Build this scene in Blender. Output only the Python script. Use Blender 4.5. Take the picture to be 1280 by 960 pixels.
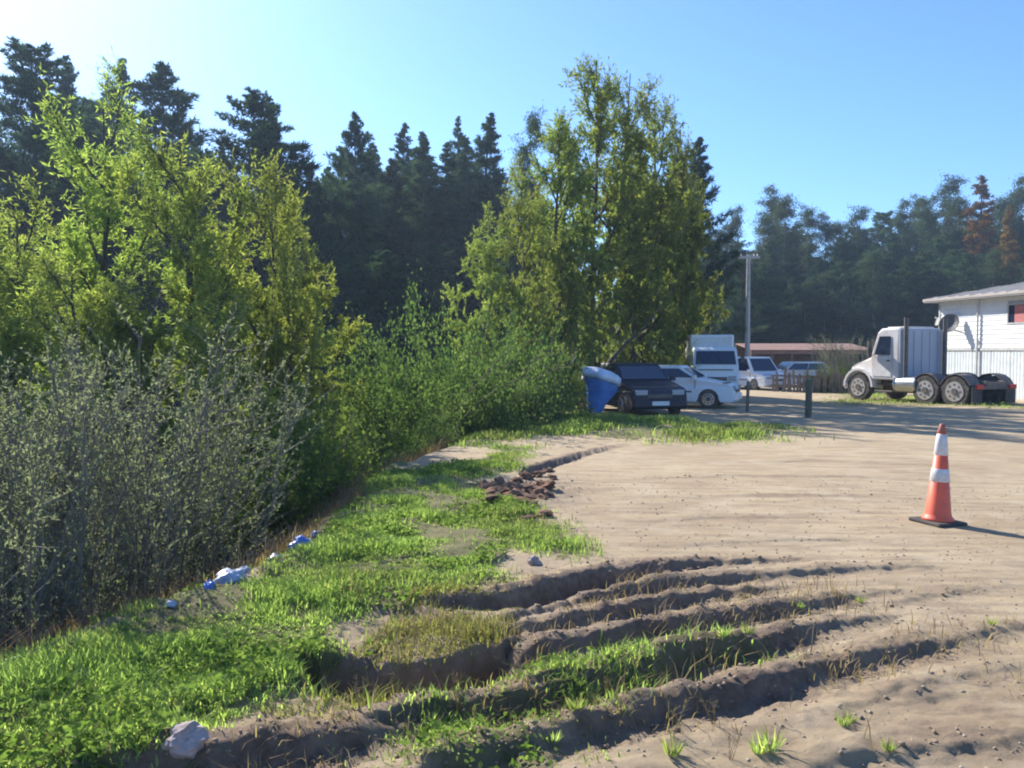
import bpy, bmesh, math, random
import numpy as np
from mathutils import Vector, Matrix, noise as mnoise

for o in list(bpy.data.objects):
    bpy.data.objects.remove(o, do_unlink=True)
scene = bpy.context.scene
COL = scene.collection
R = math.radians

# ------------------------------------------------------------------ camera
CAM_H, PITCH, FPX = 1.6, 0.04, 1000.0
cam_d = bpy.data.cameras.new('camera')
cam_d.sensor_width = 36.0
cam_d.lens = FPX / 1280 * 36.0
cam_d.clip_start, cam_d.clip_end = 0.05, 2000
cam = bpy.data.objects.new('camera', cam_d)
cam.location = (0, 0, CAM_H)
cam.rotation_euler = (math.pi / 2 - PITCH, 0, 0)
COL.objects.link(cam)
scene.camera = cam

# ------------------------------------------------------------------ sky, sun, exposure
SUN_AZ, SUN_EL = R(37), R(34)          # azimuth measured to the left of straight ahead (+Y)
world = bpy.data.worlds.new('World')
scene.world = world
world.use_nodes = True
wn = world.node_tree.nodes
wl = world.node_tree.links
sky = wn.new('ShaderNodeTexSky')
sky.sky_type = 'NISHITA'
sky.sun_disc = False
sky.sun_elevation = SUN_EL
sky.sun_rotation = -SUN_AZ
sky.altitude = 600
sky.air_density = 1.0
sky.dust_density = 0.75
sky.ozone_density = 10.0
wl.new(sky.outputs[0], wn['Background'].inputs[0])
wn['Background'].inputs[1].default_value = 0.12
sun_d = bpy.data.lights.new('sun', 'SUN')
sun_d.energy = 4.8
sun_d.angle = R(0.55)
sun_d.color = (1.0, 0.95, 0.87)
sun = bpy.data.objects.new('sun', sun_d)
S = Vector((-math.sin(SUN_AZ) * math.cos(SUN_EL), math.cos(SUN_AZ) * math.cos(SUN_EL), math.sin(SUN_EL)))
sun.rotation_euler = S.to_track_quat('Z', 'Y').to_euler()
sun.location = (-20, 20, 30)
COL.objects.link(sun)
vs = scene.view_settings
vs.view_transform = 'Standard'
vs.look = 'None'
vs.gamma = 1.0
vs.use_curve_mapping = False
vs.exposure = 1.1
scene.cycles.filter_width = 2.0

# ------------------------------------------------------------------ helpers: pixels to places
def ray(px, py):
    x, y = (px - 640) / FPX, -(py - 480) / FPX
    return np.array((x, math.cos(PITCH) + y * math.sin(PITCH), -math.sin(PITCH) + y * math.cos(PITCH)))
def at(px, py, z=0.0):
    r = ray(px, py)
    t = (z - CAM_H) / r[2]
    return r[0] * t, r[1] * t
def at_y(px, py, Y):
    r = ray(px, py)
    t = Y / r[1]
    return r[0] * t, Y, CAM_H + r[2] * t
def gpts(pl):
    return np.array([at(*p) for p in pl])

# ------------------------------------------------------------------ helpers: numpy noise
def _hash(ix, iy, seed):
    n = (ix.astype(np.int64) * 374761393 + iy.astype(np.int64) * 668265263 + seed * 974711) & 0x7fffffff
    n = ((n ^ (n >> 13)) * 1274126177) & 0x7fffffff
    n = n ^ (n >> 16)
    return (n & 0xffff) / 65535.0
def vnoise(x, y, seed=0):
    x0, y0 = np.floor(x), np.floor(y)
    fx, fy = x - x0, y - y0
    fx = fx * fx * (3 - 2 * fx)
    fy = fy * fy * (3 - 2 * fy)
    a = _hash(x0, y0, seed); b = _hash(x0 + 1, y0, seed)
    c = _hash(x0, y0 + 1, seed); d = _hash(x0 + 1, y0 + 1, seed)
    return (a + (b - a) * fx) * (1 - fy) + (c + (d - c) * fx) * fy - 0.5
def fbm(x, y, seed=0, octv=4):
    s, a = 0, 1.0
    for i in range(octv):
        s = s + a * vnoise(x, y, seed + i * 7)
        x, y, a = x * 2.03 + 11.3, y * 2.03 - 7.1, a * 0.5
    return s
def sstep(a, b, x):
    t = np.clip((x - a) / (b - a), 0, 1)
    return t * t * (3 - 2 * t)
def in_poly(x, y, poly):
    inside = np.zeros(x.shape, bool)
    n = len(poly)
    for i in range(n):
        x1, y1 = poly[i]; x2, y2 = poly[(i + 1) % n]
        c = ((y1 > y) != (y2 > y))
        xs = (x2 - x1) * (y - y1) / ((y2 - y1) if y2 != y1 else 1e-9) + x1
        inside ^= c & (x < xs)
    return inside
def pl_dist(x, y, P):
    """distance, signed side (+ = far/left side), parameter 0..1 along the polyline"""
    best = np.full(x.shape, 1e9); side = np.zeros(x.shape); par = np.zeros(x.shape)
    seg = np.sqrt(((P[1:] - P[:-1]) ** 2).sum(1)); cum = np.concatenate([[0], np.cumsum(seg)])
    for i in range(len(P) - 1):
        a, b = P[i], P[i + 1]
        d = b - a
        t = np.clip(((x - a[0]) * d[0] + (y - a[1]) * d[1]) / (d @ d), 0, 1)
        qx, qy = a[0] + d[0] * t - x, a[1] + d[1] * t - y
        r = np.hypot(qx, qy)
        sg = np.sign(d[0] * (y - a[1]) - d[1] * (x - a[0]))
        m = r < best
        best = np.where(m, r, best); side = np.where(m, sg, side)
        par = np.where(m, (cum[i] + seg[i] * t) / cum[-1], par)
    return best, side, par

# ------------------------------------------------------------------ helpers: meshes, materials, objects
def mesh_np(name, V, quads=None, tris=None, attrs=None, smooth=False):
    me = bpy.data.meshes.new(name)
    V = np.asarray(V, np.float32)
    nq = 0 if quads is None else len(quads)
    nt = 0 if tris is None else len(tris)
    loops = []
    if nq: loops.append(np.asarray(quads, np.int32).ravel())
    if nt: loops.append(np.asarray(tris, np.int32).ravel())
    loops = np.concatenate(loops)
    me.vertices.add(len(V)); me.vertices.foreach_set('co', V.ravel())
    me.loops.add(len(loops)); me.loops.foreach_set('vertex_index', loops)
    me.polygons.add(nq + nt)
    tot = np.concatenate([np.full(nq, 4, np.int32), np.full(nt, 3, np.int32)])
    st = np.concatenate([[0], np.cumsum(tot)[:-1]]).astype(np.int32)
    me.polygons.foreach_set('loop_start', st)
    me.polygons.foreach_set('loop_total', tot)
    if smooth:
        me.polygons.foreach_set('use_smooth', np.ones(nq + nt, bool))
    for k, v in (attrs or {}).items():
        a = me.attributes.new(k, 'FLOAT', 'POINT')
        a.data.foreach_set('value', np.asarray(v, np.float32))
    me.update(calc_edges=True)
    return me
class MB:
    def __init__(self):
        self.V, self.Q, self.T, self.A, self.n = [], [], [], [], 0
    def add(self, V, Q=None, T=None, a=0.0):
        V = np.asarray(V, float).reshape(-1, 3)
        self.V.append(V)
        if Q is not None and len(Q): self.Q.append(np.asarray(Q, int).reshape(-1, 4) + self.n)
        if T is not None and len(T): self.T.append(np.asarray(T, int).reshape(-1, 3) + self.n)
        self.A.append(np.broadcast_to(np.asarray(a, float), (len(V),)))
        self.n += len(V)
    def mesh(self, name, smooth=False):
        return mesh_np(name, np.concatenate(self.V), np.concatenate(self.Q) if self.Q else None,
                       np.concatenate(self.T) if self.T else None, {'tint': np.concatenate(self.A)}, smooth)
    def tube(self, pts, r0, r1, sides=5, a=0.0):
        pts = np.asarray(pts, float)
        n = len(pts)
        T = np.gradient(pts, axis=0)
        T /= np.linalg.norm(T, axis=1)[:, None] + 1e-9
        ref = np.array((0.31, 0.17, 0.94)) if abs(T[:, 2]).mean() < 0.8 else np.array((1.0, 0.13, 0.05))
        U = np.cross(T, ref); U /= np.linalg.norm(U, axis=1)[:, None] + 1e-9
        W = np.cross(T, U)
        rr = np.linspace(r0, r1, n)[:, None, None]
        an = np.linspace(0, 2 * math.pi, sides, endpoint=False)
        ring = pts[:, None, :] + rr * (np.cos(an)[None, :, None] * U[:, None, :] + np.sin(an)[None, :, None] * W[:, None, :])
        i, j = np.meshgrid(np.arange(n - 1), np.arange(sides), indexing='ij')
        k = (j + 1) % sides
        Q = np.stack([i * sides + j, i * sides + k, (i + 1) * sides + k, (i + 1) * sides + j], -1).reshape(-1, 4)
        self.add(ring.reshape(-1, 3), Q, None, a)

MATS = {}
def mat(name, col, rough=0.6, metal=0.0, var=0.0, scale=8.0, bump=0.0, col2=None, spec=0.5, coord='Object', trans=0.0):
    if name in MATS: return MATS[name]
    m = bpy.data.materials.new(name); m.use_nodes = True
    nt = m.node_tree; b = nt.nodes['Principled BSDF']
    b.inputs['Base Color'].default_value = (*col, 1)
    b.inputs['Roughness'].default_value = rough
    b.inputs['Metallic'].default_value = metal
    b.inputs['Specular IOR Level'].default_value = spec
    if var or col2 or bump:
        tc = nt.nodes.new('ShaderNodeTexCoord')
        nz = nt.nodes.new('ShaderNodeTexNoise'); nz.inputs['Scale'].default_value = scale
        nz.inputs['Detail'].default_value = 6; nz.inputs['Roughness'].default_value = 0.65
        nt.links.new(tc.outputs[coord], nz.inputs['Vector'])
        if var or col2:
            c2 = col2 or tuple(c * (1 - var) for c in col)
            cr = nt.nodes.new('ShaderNodeValToRGB')
            cr.color_ramp.elements[0].position = 0.35; cr.color_ramp.elements[1].position = 0.65
            cr.color_ramp.elements[0].color = (*c2, 1); cr.color_ramp.elements[1].color = (*col, 1)
            nt.links.new(nz.outputs['Fac'], cr.inputs[0]); nt.links.new(cr.outputs[0], b.inputs['Base Color'])
        if bump:
            bp = nt.nodes.new('ShaderNodeBump'); bp.inputs['Strength'].default_value = bump
            bp.inputs['Distance'].default_value = 0.02
            nt.links.new(nz.outputs['Fac'], bp.inputs['Height']); nt.links.new(bp.outputs[0], b.inputs['Normal'])
    MATS[name] = m
    return m
def leaf_mat(name, cols, transl=0.35, rough=0.55, hue=0.06):
    """leaf colour from a per-leaf attribute, diffuse reflection plus light through the leaf"""
    m = bpy.data.materials.new(name); m.use_nodes = True
    nt = m.node_tree; N = nt.nodes; L = nt.links
    N.remove(N['Principled BSDF']); b = N.new('ShaderNodeBsdfDiffuse'); out = N['Material Output']
    at_ = N.new('ShaderNodeAttribute'); at_.attribute_name = 'tint'
    cr = N.new('ShaderNodeValToRGB')
    els = cr.color_ramp.elements
    for i, c in enumerate(cols):
        p = i / (len(cols) - 1)
        e = els[0] if i == 0 else (els[len(els) - 1] if i == len(cols) - 1 else els.new(p))
        e.position = p; e.color = (*c, 1)
    L.new(at_.outputs['Fac'], cr.inputs[0])
    oi = N.new('ShaderNodeObjectInfo')
    hs = N.new('ShaderNodeHueSaturation')
    mr = N.new('ShaderNodeMapRange'); mr.inputs['To Min'].default_value = 0.5 - hue * 0.5; mr.inputs['To Max'].default_value = 0.5 + hue * 0.5
    mv = N.new('ShaderNodeMapRange'); mv.inputs['To Min'].default_value = 0.8; mv.inputs['To Max'].default_value = 1.2
    L.new(oi.outputs['Random'], mr.inputs['Value']); L.new(oi.outputs['Random'], mv.inputs['Value'])
    L.new(mr.outputs[0], hs.inputs['Hue']); L.new(mv.outputs[0], hs.inputs['Value'])
    L.new(cr.outputs[0], hs.inputs['Color'])
    L.new(hs.outputs[0], b.inputs['Color'])
    tr = N.new('ShaderNodeBsdfTranslucent')
    tm = N.new('ShaderNodeMix'); tm.data_type = 'RGBA'; tm.blend_type = 'MULTIPLY'; tm.inputs[0].default_value = 1.0
    tm.inputs[7].default_value = (1.7, 1.9, 1.0, 1)
    L.new(hs.outputs[0], tm.inputs[6]); L.new(tm.outputs[2], tr.inputs['Color'])
    mx = N.new('ShaderNodeMixShader'); mx.inputs[0].default_value = transl
    L.new(b.outputs[0], mx.inputs[1]); L.new(tr.outputs[0], mx.inputs[2])
    L.new(mx.outputs[0], out.inputs['Surface'])
    MATS[name] = m
    return m

def link(name, me, m=None, parent=None):
    o = bpy.data.objects.new(name, me)
    if m is not None and me is not None and not me.materials: me.materials.append(m)
    COL.objects.link(o)
    if parent is not None: o.parent = parent
    return o
def tag(o, label=None, cat=None, group=None, kind=None):
    if label: o['label'] = label
    if cat: o['category'] = cat
    if group: o['group'] = group
    if kind: o['kind'] = kind
    return o
def thing(name, label, cat, loc, rz=0.0, group=None):
    o = bpy.data.objects.new(name, None)
    o.empty_display_size = 0.3
    o.location = loc; o.rotation_euler = (0, 0, rz)
    COL.objects.link(o)
    return tag(o, label, cat, group)
def bm_mesh(name, bm, smooth_angle=None):
    bmesh.ops.recalc_face_normals(bm, faces=bm.faces)
    me = bpy.data.meshes.new(name)
    bm.to_mesh(me); bm.free()
    return me
def part(name, bm, m, parent, smooth=False):
    me = bm_mesh(name, bm)
    if smooth: me.polygons.foreach_set('use_smooth', np.ones(len(me.polygons), bool))
    return link(name, me, m, parent)
def box(bm, x0, x1, y0, y1, z0, z1, bev=0.0, M=None):
    r = bmesh.ops.create_cube(bm, size=1.0)
    vs_ = r['verts']
    for v in vs_:
        v.co = Vector(((x0 + x1) / 2 + v.co.x * (x1 - x0), (y0 + y1) / 2 + v.co.y * (y1 - y0), (z0 + z1) / 2 + v.co.z * (z1 - z0)))
        if M: v.co = M @ v.co
    if bev:
        es = list({e for v in vs_ for e in v.link_edges})
        bmesh.ops.bevel(bm, geom=es, offset=bev, segments=2, affect='EDGES', profile=0.5)
    return vs_
def nbox(*a, **k):
    bm = bmesh.new(); box(bm, *a, **k); return bm
def prism(bm, poly, y0, y1, inset_top=None, bev=0.0):
    """polygon in x,z extruded along y; inset_top(x, z) -> half-width factor"""
    f = inset_top or (lambda x, z: 1.0)
    a = [bm.verts.new((x, y0 * f(x, z), z)) for x, z in poly]
    b = [bm.verts.new((x, y1 * f(x, z), z)) for x, z in poly]
    fa = bm.faces.new(a); fb = bm.faces.new(b[::-1])
    n = len(poly)
    for i in range(n):
        bm.faces.new((a[i], b[i], b[(i + 1) % n], a[(i + 1) % n]))
    if bev:
        es = [e for e in list(fa.edges) + list(fb.edges)]
        bmesh.ops.bevel(bm, geom=es, offset=bev, segments=2, affect='EDGES', profile=0.5)
    return a + b
def cyl(bm, c, axis, r, h, seg=16, r2=None, bev=0.0):
    res = bmesh.ops.create_cone(bm, cap_ends=True, segments=seg, radius1=r, radius2=r if r2 is None else r2, depth=h)
    q = Vector((0, 0, 1)).rotation_difference(Vector(axis)).to_matrix()
    for v in res['verts']: v.co = q @ v.co + Vector(c)
    if bev:
        es = [e for e in {e for v in res['verts'] for e in v.link_edges} if len(e.link_faces) == 2 and e.calc_face_angle(0) > 1.0]
        bmesh.ops.bevel(bm, geom=es, offset=bev, segments=2, affect='EDGES')
def lathe(bm, prof, seg=24, c=(0, 0, 0)):
    rings = []
    for r, z in prof:
        rings.append([bm.verts.new((c[0] + r * math.cos(2 * math.pi * k / seg), c[1] + r * math.sin(2 * math.pi * k / seg), c[2] + z)) for k in range(seg)])
    for a, b in zip(rings[:-1], rings[1:]):
        for k in range(seg):
            bm.faces.new((a[k], a[(k + 1) % seg], b[(k + 1) % seg], b[k]))
    bm.faces.new(rings[0][::-1]); bm.faces.new(rings[-1])
def panel(bm, pts, th, nrm=None):
    """a thin solid slab on a flat quad"""
    P = [Vector(p) for p in pts]
    n = (P[1] - P[0]).cross(P[2] - P[0]).normalized() if nrm is None else Vector(nrm)
    a = [bm.verts.new(p) for p in P]; b = [bm.verts.new(p + n * th) for p in P]
    bm.faces.new(a[::-1]); bm.faces.new(b)
    k = len(P)
    for i in range(k): bm.faces.new((a[i], a[(i + 1) % k], b[(i + 1) % k], b[i]))

# ================================================================== the ground
EDGE_Y = np.array([-5, 1.0, 3.9, 4.7, 6.7, 8.9, 11.4, 14.5, 19, 23, 27, 34, 45, 60, 400])
EDGE_X = np.array([-3.6, -3.0, -2.55, -2.25, -1.8, -2.05, -1.75, -1.0, -0.1, 0.9, 1.7, 2.0, -2, -8, -30])
# ruts: pixel line along the rut bottom, depth at start and end, reach of the depth
RUTS = [
    (gpts([(540, 758), (640, 757), (730, 735), (800, 716), (870, 710), (1000, 706)]), [0.05, 0.19, 0.20, 0.10, 0.06, 0.035], 0.05),
    (gpts([(650, 778), (740, 752), (840, 736), (940, 726), (1050, 718), (1165, 715)]), [0.05, 0.08, 0.07, 0.05, 0.045, 0.025], 0.04),
    (gpts([(630, 798), (700, 786), (770, 771), (850, 757), (920, 748), (980, 742)]), [0.05, 0.07, 0.08, 0.09, 0.06, 0.02], 0.04),
    (gpts([(430, 868), (520, 862), (600, 845), (660, 828), (760, 806), (860, 788), (960, 772), (1040, 760), (1110, 748)]), [0.05, 0.06, 0.07, 0.09, 0.10, 0.09, 0.08, 0.06, 0.03], 0.05),
    (gpts([(500, 905), (580, 892), (660, 885), (760, 862), (860, 835), (950, 814), (1020, 795), (1110, 777)]), [0.08, 0.10, 0.08, 0.11, 0.12, 0.10, 0.07, 0.03], 0.05),
    (gpts([(560, 962), (660, 938), (760, 910), (880, 884), (980, 858), (1080, 832), (1180, 810), (1290, 790)]), [0.06, 0.07, 0.09, 0.10, 0.09, 0.07, 0.045, 0.04], 0.045),
    (gpts([(60, 985), (200, 965), (340, 950), (470, 925), (540, 905)]), [0.08, 0.13, 0.15, 0.10, 0.03], 0.06),
    (gpts([(980, 985), (1080, 958), (1180, 942), (1290, 928)]), [0.02, 0.03, 0.03, 0.035], 0.02),
    (gpts([(655, 592), (700, 578), (740, 566), (785, 556)]), [0.14, 0.10, 0.07, 0.03], 0.04),
    (gpts([(1130, 882), (1160, 877), (1210, 876)]), [0.01, 0.03, 0.01], 0.015),
    (gpts([(820, 690), (940, 682), (1060, 680), (1140, 684)]), [0.004, 0.012, 0.012, 0.004], 0.008),
    (gpts([(760, 662), (880, 652), (1000, 650), (1120, 655)]), [0.004, 0.012, 0.014, 0.004], 0.008),
    (gpts([(840, 630), (960, 622), (1100, 622), (1260, 632)]), [0.004, 0.014, 0.014, 0.006], 0.010),
    (gpts([(760, 606), (900, 598), (1060, 596), (1200, 600)]), [0.004, 0.016, 0.016, 0.006], 0.010),
    (gpts([(900, 580), (1020, 576), (1160, 580), (1280, 590)]), [0.006, 0.02, 0.02, 0.008], 0.012),
    (gpts([(1060, 775), (1160, 752), (1280, 738)]), [0.008, 0.02, 0.012], 0.012),
    (gpts([(1010, 905), (1130, 868), (1290, 838)]), [0.008, 0.02, 0.015], 0.015),
]
HOLE = gpts([(415, 838), (470, 850), (540, 846), (608, 822)])
def ravine(x, y):
    xe = np.interp(y, EDGE_Y, EDGE_X) + 0.5 * vnoise(y * 0.45, y * 0 + 3.3, 5) + 0.25 * vnoise(y * 1.6, y * 0 + 9.1, 6)
    return xe - x
def base_z(x, y):
    s = ravine(x, y)
    sp = np.where(s > -0.4, (s + 0.4) ** 2 / (np.abs(s) + 1.1), 0)
    fade = 1 - sstep(36, 56, y)
    z = -4.2 * np.tanh(0.21 * sp) * fade
    z = z + np.clip(s - 16, 0, 60) * 0.2 * sstep(8, 20, y) * sstep(16, 30, s)
    z = z - 0.012 * np.clip(y - 15, 0, 60)
    z = z + np.clip(y - 100, 0, 90) * 0.16 * sstep(100, 125, y)
    z = z + np.clip(y - 62, 0, 60) * 0.20 * sstep(62, 80, y) * sstep(8, -8, x)
    far = sstep(10, 40, y)
    z = z + fbm(x * 0.12, y * 0.12, 21, 3) * (0.10 + 0.5 * far * sstep(0, 6, s))
    return z
def detail(x, y):
    s = ravine(x, y)
    h = np.zeros(x.shape); soil = np.zeros(x.shape)
    near = (y < 17) & (y > 0.2) & (x > -5) & (x < 12)
    if near.any():
        xx, yy = x[near], y[near]
        hh = np.zeros(xx.shape); so = np.zeros(xx.shape)
        wob = 0.06 * fbm(xx * 2.2, yy * 2.2, 31, 3) + 0.014 * fbm(xx * 16, yy * 16, 33, 3)
        for P, dep, rid in RUTS:
            dep = [v * .66 * (1 - .32 * i_ / (len(dep) - 1)) for i_, v in enumerate(dep)]
            d, sd, t = pl_dist(xx, yy, P)
            D = np.interp(t, np.linspace(0, 1, len(dep)), dep)
            endf = np.where((t > 0.001) & (t < 0.999), 1.0, np.exp(-(d / 0.12) ** 2))
            D = D * (1.0 + 0.45 * vnoise(t * 22, t * 0 + P[0][0], 41))
            u = d * sd + wob
            wall = 0.22 * D + 0.025
            far_ = np.where(u > 0, 1 - sstep(0, 1, u / (wall * 1.4)), 1.0)
            near_ = np.where(u < 0, 1 - sstep(0, 1, (-u - 0.02) / 0.26), 1.0)
            cut = -D * far_ * near_
            ridge = rid * D / max(dep) * np.exp(-((u - wall * 1.6 - 0.05) / 0.11) ** 2) * (0.6 + 0.8 * (vnoise(xx * 9, yy * 9, 44) + 0.5))
            hh += (cut + ridge) * endf
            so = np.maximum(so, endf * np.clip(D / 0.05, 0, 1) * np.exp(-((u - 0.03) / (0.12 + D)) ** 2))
        d, sd, t = pl_dist(xx, yy, HOLE)
        u = d * sd + wob * 0.8
        endf = np.where((t > 0.001) & (t < 0.999), 1.0, np.exp(-(d / 0.14) ** 2))
        D = 0.30
        hh += -D * endf * np.where(u > 0, 1 - sstep(0, 1, u / 0.10), 1) * np.where(u < 0, 1 - sstep(0, 1, (-u - 0.15) / 0.18), 1)
        so = np.maximum(so, endf * np.exp(-((u + .06) / 0.26) ** 2))
        # broken slab of earth by the crack
        cx, cy = at(655, 618)
        g = np.exp(-(((xx - cx) / 0.55) ** 2 + ((yy - cy) / 0.9) ** 2))
        hh += g * (0.10 * np.abs(fbm(xx * 3.5, yy * 3.5, 61, 3)) + 0.02)
        so = np.maximum(so, g * 0.9)
        # rough churned earth in the wheel tracks, smoother sand elsewhere
        rough = np.clip(so * 1.3, 0, 1)
        trk = sstep(0.9, 0.0, np.abs((xx - 0.2) * 0.15 + yy - 4.4) - 0.9) * sstep(3.5, 0.6, xx)
        rough = np.clip(rough + 0.55 * trk, 0, 1)
        lump = 1.3 * fbm(xx * 13, yy * 13, 71, 4) - 0.6 * np.abs(fbm(xx * 24, yy * 24, 79, 2))
        hh += 0.018 * rough * lump + 0.015 * rough * fbm(xx * 34, yy * 34, 83, 3) + 0.007 * fbm(xx * 4, yy * 9, 77, 4)
        so = np.maximum(so, trk * sstep(-0.1, 0.35, fbm(xx * 3, yy * 3, 73, 3)) * 0.75)
        h[near] = hh; soil[near] = so
    gb = grass_cover(x, y)
    h = h + gb * 0.06 * (fbm(x * 2.4, y * 2.4, 81, 3) + 0.35)
    soil = np.maximum(soil, sstep(-0.3, 0.5, s) * 0.9)
    return h, soil, gb
GRASS_POLYS = [gpts(p) for p in (
    [(-120, 990), (-60, 872), (60, 822), (180, 782), (300, 738), (390, 690), (420, 610), (470, 588), (560, 585), (640, 560), (650, 580), (600, 590), (610, 640), (695, 655), (690, 690), (650, 712), (600, 735), (520, 758), (470, 785), (420, 800), (430, 840), (420, 862), (330, 890), (180, 935), (60, 960), (10, 990)],
    [(640, 846), (760, 815), (860, 796), (940, 792), (950, 812), (840, 842), (720, 866), (650, 880)],
    [(520, 962), (560, 915), (690, 885), (760, 868), (700, 915), (620, 950)],
    [(560, 552), (640, 518), (720, 514), (800, 520), (900, 530), (960, 528), (980, 540), (900, 552), (800, 552), (720, 540), (650, 541), (600, 560)],
    [(1030, 500), (1060, 482), (1120, 488), (1290, 500), (1300, 509), (1180, 503), (1080, 500)],
)]
def grass_cover(x, y):
    m = np.zeros(x.shape)
    nx = x + 0.30 * fbm(x * 2.1, y * 2.1, 91, 4) * (1 + y * 0.12)
    ny = y + 0.40 * fbm(x * 1.7, y * 1.7, 95, 4) * (1 + y * 0.10)
    for k, P in enumerate(GRASS_POLYS):
        m = np.maximum(m, in_poly(nx, ny, P) * (1.0, 0.75, 0.8, 1.0, 0.7)[k])
    return m
def zfull(x, y):
    x = np.atleast_1d(np.asarray(x, float)); y = np.atleast_1d(np.asarray(y, float))
    return base_z(x, y) + detail(x, y)[0]
def gz(x, y):
    return float(zfull(x, y)[0])

def axis(lo, hi, dlo, dhi, step, grow):
    c = list(np.arange(dlo, dhi, step))
    s, v = step, c[-1]
    while v < hi:
        s = s * grow; v += s; c.append(v)
    s, v, neg = step, dlo, []
    while v > lo:
        s = s * grow; v -= s; neg.append(v)
    return np.array(neg[::-1] + c)
gx = axis(-280, 280, -3.2, 5.6, 0.021, 1.045)
gy = axis(-12, 330, 2.2, 7.6, 0.0165, 1.022)
GX, GY = np.meshgrid(gx, gy)
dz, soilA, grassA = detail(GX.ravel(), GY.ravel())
bz = base_z(GX.ravel(), GY.ravel())
nxg, nyg = len(gx), len(gy)
ii, jj = np.meshgrid(np.arange(nyg - 1), np.arange(nxg - 1), indexing='ij')
Q = np.stack([ii * nxg + jj, ii * nxg + jj + 1, (ii + 1) * nxg + jj + 1, (ii + 1) * nxg + jj], -1).reshape(-1, 4)
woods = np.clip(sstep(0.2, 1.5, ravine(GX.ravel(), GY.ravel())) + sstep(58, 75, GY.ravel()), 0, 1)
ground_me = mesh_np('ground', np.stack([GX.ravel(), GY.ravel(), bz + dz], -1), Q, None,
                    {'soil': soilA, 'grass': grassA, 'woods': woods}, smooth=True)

def ground_material():
    m = bpy.data.materials.new('dirt'); m.use_nodes = True
    nt = m.node_tree; N = nt.nodes; L = nt.links; b = N['Principled BSDF']
    tc = N.new('ShaderNodeTexCoord')
    def noise(scale, det=6, rough=0.6, vec=None):
        n = N.new('ShaderNodeTexNoise'); n.inputs['Scale'].default_value = scale
        n.inputs['Detail'].default_value = det; n.inputs['Roughness'].default_value = rough
        L.new(vec or tc.outputs['Object'], n.inputs['Vector']); return n.outputs['Fac']
    def ramp(f, p0, c0, p1, c1):
        r = N.new('ShaderNodeValToRGB'); e = r.color_ramp.elements
        e[0].position, e[1].position = p0, p1
        e[0].color = (*c0, 1); e[1].color = (*c1, 1)
        L.new(f, r.inputs[0]); return r.outputs[0]
    def mix(f, a, c, bl='MIX'):
        x = N.new('ShaderNodeMix'); x.data_type = 'RGBA'; x.blend_type = bl
        if isinstance(f, float): x.inputs[0].default_value = f
        else: L.new(f, x.inputs[0])
        L.new(a, x.inputs[6])
        if isinstance(c, tuple): x.inputs[7].default_value = (*c, 1)
        else: L.new(c, x.inputs[7])
        return x.outputs[2]
    def attr(n):
        a = N.new('ShaderNodeAttribute'); a.attribute_name = n; return a.outputs['Fac']
    def math_(op, a, c):
        x = N.new('ShaderNodeMath'); x.operation = op
        for i, q in enumerate((a, c)):
            if isinstance(q, float): x.inputs[i].default_value = q
            else: L.new(q, x.inputs[i])
        x.use_clamp = True
        return x.outputs[0]
    mp = N.new('ShaderNodeMapping'); mp.inputs['Scale'].default_value = (0.55, 3.2, 1.0); mp.inputs['Rotation'].default_value = (0, 0, R(-14))
    L.new(tc.outputs['Object'], mp.inputs['Vector'])
    streak = noise(2.2, 5, 0.65, mp.outputs[0])
    big = noise(0.5, 5, 0.6)
    grain = noise(38, 8, 0.75)
    sand = ramp(big, 0.35, (0.39, 0.295, 0.18), 0.68, (0.49, 0.385, 0.245))
    sand = mix(ramp(streak, 0.42, (0, 0, 0), 0.7, (0.9, 0.9, 0.9)), sand, (0.27, 0.20, 0.135))
    sand = mix(ramp(noise(9, 6, .7), 0.52, (0, 0, 0), 0.72, (0.55, 0.55, 0.55)), sand, (0.27, 0.20, 0.135))
    sand = mix(ramp(noise(1.6, 7, .7), 0.5, (0, 0, 0), 0.66, (0.6, 0.6, 0.6)), sand, (0.50, 0.41, 0.285))
    sand = mix(ramp(grain, 0.55, (0, 0, 0), 0.75, (0.5, 0.5, 0.5)), sand, (0.55, 0.46, 0.35))
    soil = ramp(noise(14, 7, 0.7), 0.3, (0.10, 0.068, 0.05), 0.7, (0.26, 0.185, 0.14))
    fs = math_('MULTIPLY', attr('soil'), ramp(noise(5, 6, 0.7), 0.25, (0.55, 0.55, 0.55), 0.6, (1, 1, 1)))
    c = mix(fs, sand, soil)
    gsoil = ramp(noise(7, 6, 0.7), 0.35, (0.085, 0.10, 0.03), 0.7, (0.17, 0.15, 0.07))
    c = mix(math_('MULTIPLY', attr('grass'), 0.8), c, gsoil)
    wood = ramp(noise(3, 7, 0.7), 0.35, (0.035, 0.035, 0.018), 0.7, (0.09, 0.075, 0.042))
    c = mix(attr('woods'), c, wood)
    L.new(c, b.inputs['Base Color'])
    b.inputs['Roughness'].default_value = 0.95
    b.inputs['Specular IOR Level'].default_value = 0.15
    bp = N.new('ShaderNodeBump'); bp.inputs['Strength'].default_value = 0.9; bp.inputs['Distance'].default_value = 0.03
    hsum = math_('ADD', math_('MULTIPLY', streak, 0.25), math_('MULTIPLY', noise(30, 9, 0.85), 0.65))
    L.new(hsum, bp.inputs['Height']); L.new(bp.outputs[0], b.inputs['Normal'])
    return m
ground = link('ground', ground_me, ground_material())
ground['kind'] = 'structure'

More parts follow.
